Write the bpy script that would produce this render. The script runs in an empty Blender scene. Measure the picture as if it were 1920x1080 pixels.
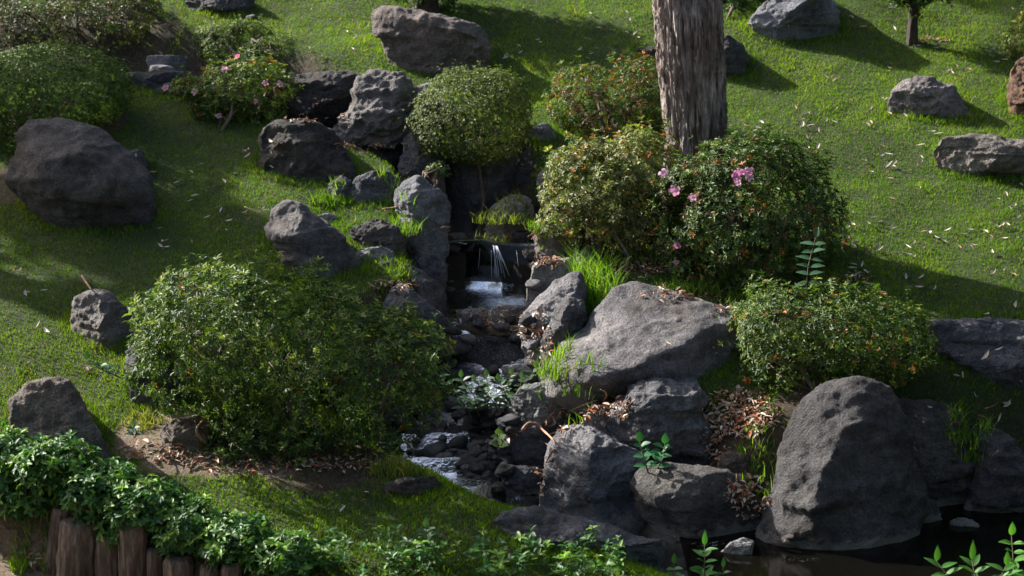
import bpy, bmesh, math, random
import numpy as np
from mathutils import Vector
from mathutils.bvhtree import BVHTree
random.seed(7)
RNG = np.random.default_rng(7)
SC = bpy.context.scene
C = SC.collection
R = math.radians

# ------------------------------------------------------------------ camera, sky, sun, exposure
CAM_Z, PITCH, FPX = 3.0, R(14), 3582.0
cd = bpy.data.cameras.new('camera'); cam = bpy.data.objects.new('camera', cd); C.objects.link(cam)
cam.location = (0, 0, CAM_Z); cam.rotation_euler = (R(90) - PITCH, 0, 0)
cd.lens = FPX / 1920 * 36; cd.sensor_width = 36; cd.clip_end = 600
cd.dof.use_dof = True; cd.dof.focus_distance = 12.4; cd.dof.aperture_fstop = 2.8
SC.camera = cam
TOSUN = Vector((-.74, .40, .53)).normalized()
EL = math.asin(TOSUN.z); AZ = math.atan2(TOSUN.x, TOSUN.y)
w = bpy.data.worlds.new('World'); SC.world = w; w.use_nodes = True
nt = w.node_tree; bg = nt.nodes['Background']
sky = nt.nodes.new('ShaderNodeTexSky'); sky.sky_type = 'NISHITA'; sky.sun_disc = False
sky.dust_density = 3.5; sky.ozone_density = .4; sky.sun_elevation = EL; sky.sun_rotation = AZ
nt.links.new(sky.outputs[0], bg.inputs[0]); bg.inputs[1].default_value = 0.105
sd = bpy.data.lights.new('sun', 'SUN'); sun = bpy.data.objects.new('sun', sd); C.objects.link(sun)
sd.energy = 5.0; sd.angle = R(.53); sd.color = (1, .95, .88)
sun.rotation_euler = TOSUN.to_track_quat('Z', 'Y').to_euler()
SC.view_settings.view_transform = 'Standard'; SC.view_settings.look = 'None'
SC.view_settings.gamma = 1; SC.view_settings.exposure = 1.42
SC.view_settings.use_curve_mapping = False
SC.cycles.max_bounces = 6; SC.cycles.transparent_max_bounces = 6

# ------------------------------------------------------------------ helpers
def hsh(ix, iy, iz, s):
    h = (ix.astype(np.int64) * 374761393 + iy.astype(np.int64) * 668265263 + iz.astype(np.int64) * 2147483647 + s * 974634777) & 0xffffffff
    h = ((h ^ (h >> 13)) * 1274126177) & 0xffffffff
    h = ((h ^ (h >> 16)) * 2246822519) & 0xffffffff
    return ((h ^ (h >> 15)) & 0xffffff) / float(0x7fffff) - 1
def vnoise(P, s=0):
    P = np.asarray(P, float); I = np.floor(P); f = P - I; f = f * f * f * (f * (f * 6 - 15) + 10)
    x, y, z = I[..., 0], I[..., 1], I[..., 2]; fx, fy, fz = f[..., 0], f[..., 1], f[..., 2]
    r = 0
    for a in (0, 1):
        for b in (0, 1):
            for c in (0, 1):
                r = r + hsh(x + a, y + b, z + c, s) * (fx if a else 1 - fx) * (fy if b else 1 - fy) * (fz if c else 1 - fz)
    return r
def fbm(P, o=4, s=0, g=.5):
    r = 0; a = 1.
    P = np.asarray(P, float)
    for i in range(o):
        r = r + a * vnoise(P + 17.3 * i, s + i); P = P * 2.03; a *= g
    return r
def xyz(x, y, z=0.): return np.stack([x, y, np.zeros_like(x) + z], -1)
def sstep(a, b, x):
    t = np.clip((x - a) / (b - a), 0, 1); return t * t * (3 - 2 * t)
def unit(v): return v / np.maximum(np.linalg.norm(v, axis=-1, keepdims=True), 1e-9)

def raydir(px, py):
    u, v = (px - 960) / FPX, (540 - py) / FPX
    return np.array([u, math.cos(PITCH) + v * math.sin(PITCH), -math.sin(PITCH) + v * math.cos(PITCH)])
def at(px, py, y):
    d = raydir(px, py); t = y / d[1]; return np.array([d[0] * t, y, CAM_Z + d[2] * t])
def atz(px, py, z):
    d = raydir(px, py); t = (z - CAM_Z) / d[2]; return np.array([d[0] * t, d[1] * t, z])
def ppm(y): return FPX / y * .97

# stream: photograph position of the water, water level, half width, bank width
NODES = [(-150, 90, 1.08, .2, .4), (60, 100, 1.02, .2, .4), (310, 140, .85, .25, .35), (450, 200, .62, .2, .35), (600, 255, .45, .2, .35), (700, 274, .40, .22, .3),
         (705, 287, .38, .2, .3), (735, 335, .18, .2, .3), (840, 395, 0., .16, .35), (880, 425, -.06, .22, .4), (925, 449, -.10, .25, .35),
         (925, 462, -.14, .25, .35), (920, 527, -.40, .27, .35), (900, 588, -.46, .26, .4), (922, 622, -.50, .24, .4), (915, 700, -.70, .26, .5), (865, 800, -.95, .32, .6),
         (870, 880, -1.08, .27, .7), (980, 938, -1.18, .2, .8), (1150, 985, -1.2, .2, .7), (1350, 1040, -1.2, .25, .7), (1600, 1065, -1.2, .45, .6),
         (1860, 1020, -1.2, .6, .6), (2150, 1000, -1.2, .7, .6)]
CH = np.array([list(atz(a, b, z)) + [h, k] for a, b, z, h, k in NODES])
def base0(y): 
    z = .32 * (y - 13)
    z = np.where(y > 20, 2.24 + .22 * (y - 20), z)
    return np.where(y < 8.6, -1.408 + .05 * (y - 8.6), z)
# retained edge at the lower left (log posts)
def wplane(px, py):
    d = raydir(px, py); t = (-.32 * 13 - CAM_Z) / (d[2] - .32 * d[1]); return d * t + np.array([0, 0, CAM_Z])
EA, EB = wplane(-100, 905), wplane(700, 1128)
EDIR = unit((EB - EA)[:2]); ENRM = np.array([-EDIR[1], EDIR[0]])
if ENRM[1] < 0: ENRM = -ENRM
def edge_d(x, y): return (x - EA[0]) * ENRM[0] + (y - EA[1]) * ENRM[1]   # >0 bank side
def chan(x, y):
    best = np.full(x.shape, 1e9); z = np.zeros(x.shape); hw = np.ones(x.shape); bk = np.ones(x.shape)
    for i in range(len(CH) - 1):
        a, b = CH[i], CH[i + 1]; dx, dy = b[0] - a[0], b[1] - a[1]
        t = np.clip(((x - a[0]) * dx + (y - a[1]) * dy) / (dx * dx + dy * dy + 1e-9), 0, 1)
        d = np.hypot(x - a[0] - t * dx, y - a[1] - t * dy) - (a[3] + t * (b[3] - a[3])) * .0
        m = d < best
        best = np.where(m, d, best); z = np.where(m, a[2] + t * (b[2] - a[2]), z)
        hw = np.where(m, a[3] + t * (b[3] - a[3]), hw); bk = np.where(m, a[4] + t * (b[4] - a[4]), bk)
    return best, z, hw, bk
def H(x, y, full=False):
    x = np.asarray(x, float); y = np.asarray(y, float)
    P = xyz(x, y)
    b = base0(y) + .05 * vnoise(P * .7, 3) + .022 * vnoise(P * 2.1, 4) + .006 * vnoise(P * 7, 5)
    b = b - .34 * (1 - sstep(-.05, .03, edge_d(x, y))) * (y < 14)
    d, z, hw, bk = chan(x, y)
    wob = .06 * vnoise(P * 2.7, 9)
    k = sstep(0, 1, (d + wob - hw) / bk)
    bed = z - .10 + .03 * vnoise(P * 9, 6)
    h = bed * (1 - k) + b * k
    h = np.where(k >= 1, b, np.minimum(h, np.maximum(b, bed)))
    return (h, d + wob - hw, k) if full else h
def hit(px, py):
    d = raydir(px, py); lo, hi = 8.2, 24
    for n in (90, 24):
        y = np.linspace(lo, hi, n); t = y / d[1]; x, z = d[0] * t, CAM_Z + d[2] * t
        g = H(x, y); i = int(np.argmax(z < g)); lo, hi = y[max(i - 1, 0)], y[i] + 1e-6
    return np.array([x[i], y[i], g[i]])

def prop(o, label=None, cat=None, group=None, kind=None):
    for k, v in (('label', label), ('category', cat), ('group', group), ('kind', kind)):
        if v: o[k] = v
    return o
def mk(name, V, F, mat, parent=None, col=None, smooth=True, color=None):
    me = bpy.data.meshes.new(name); V = np.asarray(V, np.float32); F = np.asarray(F, np.int32)
    n = F.shape[1]
    me.vertices.add(len(V)); me.vertices.foreach_set('co', V.ravel())
    me.loops.add(F.size); me.loops.foreach_set('vertex_index', F.ravel())
    me.polygons.add(len(F)); me.polygons.foreach_set('loop_start', np.arange(0, F.size, n, dtype=np.int32))
    me.polygons.foreach_set('loop_total', np.full(len(F), n, np.int32))
    if smooth: me.polygons.foreach_set('use_smooth', np.ones(len(F), bool))
    if col is not None:
        a = me.attributes.new('col', 'FLOAT_COLOR', 'POINT'); cc = np.ones((len(V), 4), np.float32); cc[:, :3] = col
        a.data.foreach_set('color', cc.ravel())
    me.update(calc_edges=True)
    me.materials.append(mat)
    o = bpy.data.objects.new(name, me); C.objects.link(o)
    if parent is not None: o.parent = parent
    if color: o.color = (*color, 1)
    return o
def empty(name, loc):
    o = bpy.data.objects.new(name, None); C.objects.link(o); o.location = tuple(loc); o.empty_display_size = .1; return o
def rel(V, loc): return np.asarray(V) - np.asarray(loc)

def tube(pts, rad, seg=7, jit=0.):
    pts = np.asarray(pts, float); n = len(pts); V = []
    for i, p in enumerate(pts):
        t = unit(pts[min(i + 1, n - 1)] - pts[max(i - 1, 0)])
        a = unit(np.cross(t, [0.3, 1, .1])); b = np.cross(t, a)
        for k in range(seg):
            th = 2 * math.pi * k / seg; r = rad[i] * (1 + jit * (random.random() - .5))
            V.append(p + r * (math.cos(th) * a + math.sin(th) * b))
    F = []
    for i in range(n - 1):
        for k in range(seg):
            q = (i * seg + k, i * seg + (k + 1) % seg, (i + 1) * seg + (k + 1) % seg, (i + 1) * seg + k)
            F += [(q[0], q[1], q[2]), (q[0], q[2], q[3])]
    V += [pts[0], pts[-1]]
    for k in range(seg):
        F.append((n * seg, (k + 1) % seg, k)); F.append((n * seg + 1, (n - 1) * seg + k, (n - 1) * seg + (k + 1) % seg))
    return np.array(V), np.array(F)
def join(parts):
    V, F, o = [], [], 0
    for v, f in parts: V.append(v); F.append(np.asarray(f) + o); o += len(v)
    return np.concatenate(V), np.concatenate(F)

# ------------------------------------------------------------------ materials
def newmat(name):
    m = bpy.data.materials.new(name); m.use_nodes = True; return m, m.node_tree.nodes, m.node_tree.links
def N(ns, t, **k):
    n = ns.new(t)
    for a, v in k.items():
        if a.startswith('i_'): n.inputs[int(a[2:])].default_value = v
        else: setattr(n, a, v)
    return n
def ramp(ns, stops):
    r = ns.new('ShaderNodeValToRGB'); e = r.color_ramp.elements
    while len(e) > len(stops): e.remove(e[-1])
    while len(e) < len(stops): e.new(.5)
    for q, (p, c) in zip(e, stops): q.position = p; q.color = (*c, 1) if len(c) == 3 else c
    return r
def mixc(ns, ls, f, a, b, mode='MIX'):
    m = ns.new('ShaderNodeMix'); m.data_type = 'RGBA'; m.blend_type = mode
    for sock, v in ((m.inputs[0], f), (m.inputs[6], a), (m.inputs[7], b)):
        if hasattr(v, 'links') or hasattr(v, 'is_linked'): ls.new(v, sock)
        elif isinstance(v, (int, float)): sock.default_value = v
        else: sock.default_value = (*v, 1)
    return m.outputs[2]
def noise(ns, ls, vec, scale, detail=5, rough=.6):
    n = ns.new('ShaderNodeTexNoise'); n.inputs['Scale'].default_value = scale; n.inputs['Detail'].default_value = detail
    n.inputs['Roughness'].default_value = rough; ls.new(vec, n.inputs['Vector']); return n.outputs['Fac']

def leafmat(name, rough=.45, trans=.3, spec=.35, tmul=(1.3, 1.5, .5)):
    m, ns, ls = newmat(name); p = ns['Principled BSDF']
    a = N(ns, 'ShaderNodeAttribute', attribute_name='col'); ls.new(a.outputs['Color'], p.inputs['Base Color'])
    p.inputs['Roughness'].default_value = rough; p.inputs['Specular IOR Level'].default_value = spec
    t = ns.new('ShaderNodeBsdfTranslucent'); ls.new(mixc(ns, ls, 1., a.outputs['Color'], tmul, 'MULTIPLY'), t.inputs['Color'])
    x = ns.new('ShaderNodeMixShader'); x.inputs[0].default_value = trans
    ls.new(p.outputs[0], x.inputs[1]); ls.new(t.outputs[0], x.inputs[2]); ls.new(x.outputs[0], ns['Material Output'].inputs[0])
    return m
M_LEAF = leafmat('shrub_leaf', .5, .28, .3)
M_GLOSS = leafmat('glossy_leaf', .48, .32, .30)
M_GRASS = leafmat('grass_blade', .6, .42, .12, (1.4, 1.4, .4))
M_DRY = leafmat('dry_leaf', .6, .12, .25, (1.1, 1, .8))
M_PETAL = leafmat('petal', .6, .35, .2, (1.2, 1., 1.1))

def rockmat():
    m, ns, ls = newmat('rock'); p = ns['Principled BSDF']
    tc = ns.new('ShaderNodeTexCoord'); oi = ns.new('ShaderNodeObjectInfo')
    vec = ns.new('ShaderNodeVectorMath'); vec.operation = 'ADD'
    sc = ns.new('ShaderNodeVectorMath'); sc.operation = 'SCALE'; sc.inputs[0].default_value = (13, 7, 5); ls.new(oi.outputs['Random'], sc.inputs['Scale'])
    ls.new(tc.outputs['Object'], vec.inputs[0]); ls.new(sc.outputs[0], vec.inputs[1]); v = vec.outputs[0]
    big = noise(ns, ls, v, 2.2, 5, .6); mid = noise(ns, ls, v, 11, 6, .65); fine = noise(ns, ls, v, 70, 5, .7)
    lo = ramp(ns, [(.30, (.42, .40, .40)), (.48, (.85, .85, .87)), (.62, (1.15, 1.13, 1.1)), (.75, (1.6, 1.55, 1.45))]); ls.new(big, lo.inputs[0])
    mi = ramp(ns, [(.33, (.5, .5, .5)), (.5, (1, 1, 1)), (.68, (1.45, 1.42, 1.36))]); ls.new(mid, mi.inputs[0])
    fi = ramp(ns, [(.36, (.45, .45, .46)), (.52, (1, 1, 1)), (.68, (1.6, 1.58, 1.5))]); ls.new(fine, fi.inputs[0])
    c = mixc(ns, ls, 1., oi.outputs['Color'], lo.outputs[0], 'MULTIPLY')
    c = mixc(ns, ls, .8, c, mi.outputs[0], 'MULTIPLY'); c = mixc(ns, ls, .75, c, fi.outputs[0], 'MULTIPLY')
    # brown stain and pale lichen patches
    n4 = noise(ns, ls, v, 3.7, 4, .7); st = ramp(ns, [(.56, (0, 0, 0)), (.68, (1, 1, 1))]); ls.new(n4, st.inputs[0])
    sm = ns.new('ShaderNodeMath'); sm.operation = 'MULTIPLY'; sm.inputs[1].default_value = .4; ls.new(st.outputs[0], sm.inputs[0])
    c = mixc(ns, ls, sm.outputs[0], c, (.14, .095, .06))
    n5 = noise(ns, ls, v, 17, 6, .75); li = ramp(ns, [(.64, (0, 0, 0)), (.70, (1, 1, 1))]); ls.new(n5, li.inputs[0])
    lm = ns.new('ShaderNodeMath'); lm.operation = 'MULTIPLY'; lm.inputs[1].default_value = .5; ls.new(li.outputs[0], lm.inputs[0])
    c = mixc(ns, ls, lm.outputs[0], c, (.33, .33, .33))
    # moss towards damp hollows
    n6 = noise(ns, ls, v, 5.3, 5, .7); mo = ramp(ns, [(.60, (0, 0, 0)), (.72, (1, 1, 1))]); ls.new(n6, mo.inputs[0])
    mm = ns.new('ShaderNodeMath'); mm.operation = 'MULTIPLY'; mm.inputs[1].default_value = .07; ls.new(mo.outputs[0], mm.inputs[0])
    c = mixc(ns, ls, mm.outputs[0], c, (.05, .065, .025))
    gg = ns.new('ShaderNodeNewGeometry'); sx = ns.new('ShaderNodeSeparateXYZ'); ls.new(gg.outputs['Position'], sx.inputs[0])
    w1 = ns.new('ShaderNodeMath'); w1.operation = 'MULTIPLY_ADD'; ls.new(mid, w1.inputs[0]); w1.inputs[1].default_value = -.16; ls.new(sx.outputs[2], w1.inputs[2])
    w2 = ns.new('ShaderNodeMapRange'); w2.inputs[1].default_value = -1.215; w2.inputs[2].default_value = -1.245; ls.new(w1.outputs[0], w2.inputs[0])
    w3 = ns.new('ShaderNodeMath'); w3.operation = 'MULTIPLY'; ls.new(w2.outputs[0], w3.inputs[0]); w3.inputs[1].default_value = .5
    c = mixc(ns, ls, w3.outputs[0], c, (.42, .39, .33))
    ls.new(c, p.inputs['Base Color']); p.inputs['Roughness'].default_value = .78; p.inputs['Specular IOR Level'].default_value = .3
    vo = ns.new('ShaderNodeTexVoronoi'); vo.inputs['Scale'].default_value = 38; ls.new(v, vo.inputs['Vector'])
    pr = ramp(ns, [(.05, (0, 0, 0)), (.32, (1, 1, 1))]); ls.new(vo.outputs['Distance'], pr.inputs[0])
    ad = ns.new('ShaderNodeMath'); ad.operation = 'MULTIPLY_ADD'; ls.new(fine, ad.inputs[0]); ad.inputs[1].default_value = .9; ls.new(mid, ad.inputs[2])
    ad2 = ns.new('ShaderNodeMath'); ad2.operation = 'MULTIPLY_ADD'; ls.new(pr.outputs[0], ad2.inputs[0]); ad2.inputs[1].default_value = .12; ls.new(ad.outputs[0], ad2.inputs[2])
    bp = ns.new('ShaderNodeBump'); bp.inputs['Strength'].default_value = 1.; bp.inputs['Distance'].default_value = .06
    ls.new(ad2.outputs[0], bp.inputs['Height']); ls.new(bp.outputs[0], p.inputs['Normal'])
    return m
M_ROCK = rockmat()

def groundmat():
    m, ns, ls = newmat('ground_soil_and_turf'); p = ns['Principled BSDF']
    g = ns.new('ShaderNodeNewGeometry'); v = g.outputs['Position']
    a = N(ns, 'ShaderNodeAttribute', attribute_name='col'); sp = ns.new('ShaderNodeSeparateColor'); ls.new(a.outputs['Color'], sp.inputs[0])
    n1 = noise(ns, ls, v, 3, 5); n2 = noise(ns, ls, v, 45, 5, .7); n3 = noise(ns, ls, v, 160, 3, .7)
    turf = ramp(ns, [(.3, (.018, .030, .008)), (.55, (.038, .055, .014)), (.75, (.075, .078, .028))]); ls.new(n2, turf.inputs[0])
    soil = ramp(ns, [(.3, (.10, .07, .045)), (.55, (.22, .165, .12)), (.75, (.36, .29, .22))]); ls.new(n2, soil.inputs[0])
    bed = ramp(ns, [(.35, (.012, .010, .008)), (.6, (.03, .024, .018)), (.8, (.07, .05, .035))]); ls.new(n2, bed.inputs[0])
    duff = ramp(ns, [(.35, (.03, .022, .014)), (.55, (.075, .048, .028)), (.75, (.16, .10, .06))]); ls.new(n2, duff.inputs[0])
    c = mixc(ns, ls, sp.outputs[0], turf.outputs[0], duff.outputs[0]); c = mixc(ns, ls, sp.outputs[2], c, soil.outputs[0]); c = mixc(ns, ls, sp.outputs[1], c, bed.outputs[0])
    va = ramp(ns, [(.3, (.7, .7, .7)), (.7, (1.25, 1.2, 1.1))]); ls.new(n1, va.inputs[0])
    ls.new(mixc(ns, ls, 1., c, va.outputs[0], 'MULTIPLY'), p.inputs['Base Color']); p.inputs['Roughness'].default_value = .9
    bp = ns.new('ShaderNodeBump'); bp.inputs['Distance'].default_value = .03; bp.inputs['Strength'].default_value = .8
    ad = ns.new('ShaderNodeMath'); ls.new(n2, ad.inputs[0]); ls.new(n3, ad.inputs[1])
    ls.new(ad.outputs[0], bp.inputs['Height']); ls.new(bp.outputs[0], p.inputs['Normal'])
    return m
M_GROUND = groundmat()

def barkmat(name, cols, scale=(14, 14, 2.2), bump=.02):
    m, ns, ls = newmat(name); p = ns['Principled BSDF']; tc = ns.new('ShaderNodeTexCoord')
    mp = ns.new('ShaderNodeMapping'); mp.inputs['Scale'].default_value = scale; ls.new(tc.outputs['Object'], mp.inputs[0])
    n = noise(ns, ls, mp.outputs[0], 1.6, 8, .7); r = ramp(ns, cols); ls.new(n, r.inputs[0])
    n2 = noise(ns, ls, tc.outputs['Object'], 2.1, 3); r2 = ramp(ns, [(.35, (.62, .50, .43)), (.5, (.95, .9, .88)), (.65, (1.2, 1.18, 1.16))]); ls.new(n2, r2.inputs[0])
    ls.new(mixc(ns, ls, 1., r.outputs[0], r2.outputs[0], 'MULTIPLY'), p.inputs['Base Color']); p.inputs['Roughness'].default_value = .85
    bp = ns.new('ShaderNodeBump'); bp.inputs['Distance'].default_value = bump; ls.new(n, bp.inputs['Height']); ls.new(bp.outputs[0], p.inputs['Normal'])
    return m
M_BARK = barkmat('fibrous_bark', [(.34, (.035, .028, .024)), (.44, (.17, .13, .11)), (.54, (.28, .245, .23)), (.70, (.54, .50, .47))])
M_DBARK = barkmat('dark_bark', [(.3, (.02, .015, .012)), (.7, (.07, .05, .04))], (30, 30, 8), .01)
M_STEM = barkmat('shrub_stem', [(.3, (.06, .045, .035)), (.7, (.22, .17, .13))], (30, 30, 10), .005)
M_LOG = barkmat('log_wood', [(.3, (.035, .026, .02)), (.5, (.12, .088, .068)), (.72, (.34, .28, .22))], (20, 20, 3), .02)
M_TWIG = barkmat('dead_branch', [(.3, (.16, .09, .055)), (.7, (.42, .27, .18))], (40, 40, 20), .004)

def watermat():
    m, ns, ls = newmat('stream_water'); p = ns['Principled BSDF']
    g = ns.new('ShaderNodeNewGeometry'); v = g.outputs['Position']
    a = N(ns, 'ShaderNodeAttribute', attribute_name='col'); sp = ns.new('ShaderNodeSeparateColor'); ls.new(a.outputs['Color'], sp.inputs[0])
    p.inputs['Base Color'].default_value = (.09, .085, .06, 1); p.inputs['Roughness'].default_value = .04; p.inputs['IOR'].default_value = 1.33
    p.inputs['Transmission Weight'].default_value = .965
    n1 = noise(ns, ls, v, 14, 4, .6); n2 = noise(ns, ls, v, 45, 3, .6)
    ad = ns.new('ShaderNodeMath'); ad.operation = 'MULTIPLY_ADD'; ls.new(n2, ad.inputs[0]); ad.inputs[1].default_value = .45; ls.new(n1, ad.inputs[2])
    bp = ns.new('ShaderNodeBump'); bp.inputs['Distance'].default_value = .010
    ls.new(sp.outputs[0], bp.inputs['Strength']); ls.new(ad.outputs[0], bp.inputs['Height']); ls.new(bp.outputs[0], p.inputs['Normal'])
    return m
M_WATER = watermat()
def simple(name, col, rough, **kw):
    m, ns, ls = newmat(name); p = ns['Principled BSDF']; p.inputs['Base Color'].default_value = (*col, 1); p.inputs['Roughness'].default_value = rough
    tc = ns.new('ShaderNodeTexCoord'); f = noise(ns, ls, tc.outputs['Object'], 60, 4)
    r = ramp(ns, [(.3, tuple(c * .75 for c in col)), (.7, tuple(min(1, c * 1.15) for c in col))]); ls.new(f, r.inputs[0]); ls.new(r.outputs[0], p.inputs['Base Color'])
    for k, v in kw.items(): p.inputs[k].default_value = v
    return m
M_FOAM = simple('foam', (.62, .68, .78), .25, **{'Transmission Weight': .35})

# ------------------------------------------------------------------ soil patches (photograph ellipses cx,cy,rx,ry,type)  0 duff  2 pale soil
PATCH = [(300, 815, 95, 50, 2), (350, 868, 110, 26, 2), (450, 882, 110, 14, 2), (560, 860, 230, 50, 0), (1120, 770, 130, 50, 0), (1390, 790, 120, 60, 0),
         (1400, 920, 60, 60, 0), (1010, 650, 60, 70, 0), (1180, 480, 130, 50, 0), (1380, 545, 190, 30, 0), (1550, 760, 140, 40, 0),
         (1130, 285, 120, 30, 0), (880, 290, 120, 30, 0),  (700, 265, 90, 30, 0), (740, 560, 80, 30, 0),
         (110, 235, 150, 40, 0), (1000, 730, 130, 60, 0), (150, 60, 170, 45, 0), (60, 330, 70, 50, 0), (1830, 120, 1, 1, 0)]
PW = []
for cx, cy, rx, ry, k in PATCH:
    c = wplane(cx, cy); a = wplane(cx, cy - ry); b = wplane(cx, cy + ry)
    PW.append((c[0], c[1], rx / ppm(c[1]), (a[1] - b[1]) / 2, k))
def masks(x, y):
    h, d, k = H(x, y, True); P = xyz(x, y)
    wob = .35 * fbm(P * 3.1, 3, 21)
    bed = 1 - sstep(.0, .16, d + .05 * vnoise(P * 6, 8))
    duff = np.zeros_like(x); soil = np.zeros_like(x)
    for cx, cy, rx, ry, kk in PW:
        m = 1 - sstep(.75, 1.15, np.hypot((x - cx) / rx, (y - cy) / ry) + wob)
        if kk == 0: duff = np.maximum(duff, m)
        else: soil = np.maximum(soil, m)
    duff = np.maximum(duff, 1 - sstep(.1, .35, d + .12 * vnoise(P * 4, 31)))
    soil = np.maximum(soil, (1 - sstep(-.02, .04, edge_d(x, y))) * (y < 14))
    return h, bed, duff, soil

# ------------------------------------------------------------------ ground
def axis(lo, a, b, hi, st, nlo, nhi):
    lo_ = a - (a - lo) * (np.linspace(1, 0, nlo, endpoint=False) ** 2); hi_ = b + (hi - b) * (np.linspace(0, 1, nhi + 1)[1:] ** 2)
    return np.concatenate([lo_, np.arange(a, b, st), [b], hi_])
xs = axis(-90, -5.8, 6.0, 90, .034, 26, 26); ys = axis(-30, 8.6, 19.5, 160, .036, 22, 34)
X, Y = np.meshgrid(xs, ys); h, bed, duff, soil = masks(X.ravel(), Y.ravel())
V = np.stack([X.ravel(), Y.ravel(), h], -1); nx = len(xs); ny = len(ys)
I = np.arange(nx * ny).reshape(ny, nx)
F = np.stack([I[:-1, :-1], I[:-1, 1:], I[1:, 1:], I[1:, :-1]], -1).reshape(-1, 4)
prop(mk('ground', V, F, M_GROUND, col=np.stack([duff, bed, soil], -1)), kind='structure')
_m = (V[F[:, 0], 0] > -7) & (V[F[:, 0], 0] < 7.5) & (V[F[:, 0], 1] > 7) & (V[F[:, 0], 1] < 25)
GROUND = BVHTree.FromPolygons(V.tolist(), F[_m].tolist())
def hit(px, py):
    r = GROUND.ray_cast(Vector((0, 0, CAM_Z)), Vector(raydir(px, py)).normalized())
    return np.array(r[0]) if r[0] is not None else at(px, py, 24)

# ------------------------------------------------------------------ stream water: ribbon over the channel
def ribbon():
    # resample centre line
    pts = []; run = []
    for i in range(len(CH) - 1):
        a, b = CH[i], CH[i + 1]; L = np.hypot(b[0] - a[0], b[1] - a[1]); n = max(2, int(L / .04))
        for t in np.linspace(0, 1, n, endpoint=False): pts.append(a + t * (b - a)); run.append(i)
    pts.append(CH[-1]); pts = np.array(pts); run = np.array(run + [len(CH) - 2])
    sm = pts.copy()
    for _ in range(4): sm[1:-1, :2] = (sm[:-2, :2] + sm[1:-1, :2] * 2 + sm[2:, :2]) / 4
    t = unit(np.gradient(sm[:, :2], axis=0)); nrm = np.stack([-t[:, 1], t[:, 0]], -1)
    W = 15; V = []; S = []
    for j in range(W):
        s = (j / (W - 1) * 2 - 1)
        off = s * (sm[:, 3] + .42 * sm[:, 4])
        V.append(np.stack([sm[:, 0] + nrm[:, 0] * off, sm[:, 1] + nrm[:, 1] * off, sm[:, 2]], -1))
    V = np.stack(V, 1)
    zz = sm[:, 2].copy(); m_ = (zz < -.70) & (zz > -1.17); u_ = zz / .075; fl_ = np.floor(u_)
    sm[:, 2] = np.where(m_, .075 * (fl_ + sstep(.93, 1., u_ - fl_)), zz); V[:, :, 2] = sm[:, 2][:, None]
    flow = np.where((run >= 13) & (run <= 17), 1., .35); flow = np.where(run >= 18, .10, flow)
    flow = np.convolve(np.pad(flow, 4, 'edge'), np.ones(9) / 9, 'valid')
    P = V.reshape(-1, 3); f = np.repeat(flow, W)
    P[:, 2] += f * (.006 * vnoise(P * [12, 12, 1], 40) + .002 * vnoise(P * [33, 33, 1], 41))
    n = len(sm); I = np.arange(n * W).reshape(n, W)
    F = np.stack([I[:-1, :-1], I[:-1, 1:], I[1:, 1:], I[1:, :-1]], -1).reshape(-1, 4)
    return P, F, np.stack([f, f, f], -1)
V, F, col = ribbon()
prop(mk('stream_water', V, F, M_WATER, col=col), kind='structure')
# the still pool at the lower right is wider than the ribbon
px_ = np.linspace(1.0, 6.5, 70); py_ = np.linspace(9.6, 12.1, 40); X, Y = np.meshgrid(px_, py_)
V = np.stack([X.ravel(), Y.ravel(), np.full(X.size, -1.196)], -1); I = np.arange(X.size).reshape(40, 70)
F = np.stack([I[:-1, :-1], I[:-1, 1:], I[1:, 1:], I[1:, :-1]], -1).reshape(-1, 4)
prop(mk('pond_water', V, F, M_WATER, col=np.full((X.size, 3), .06)), kind='structure')

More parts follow.
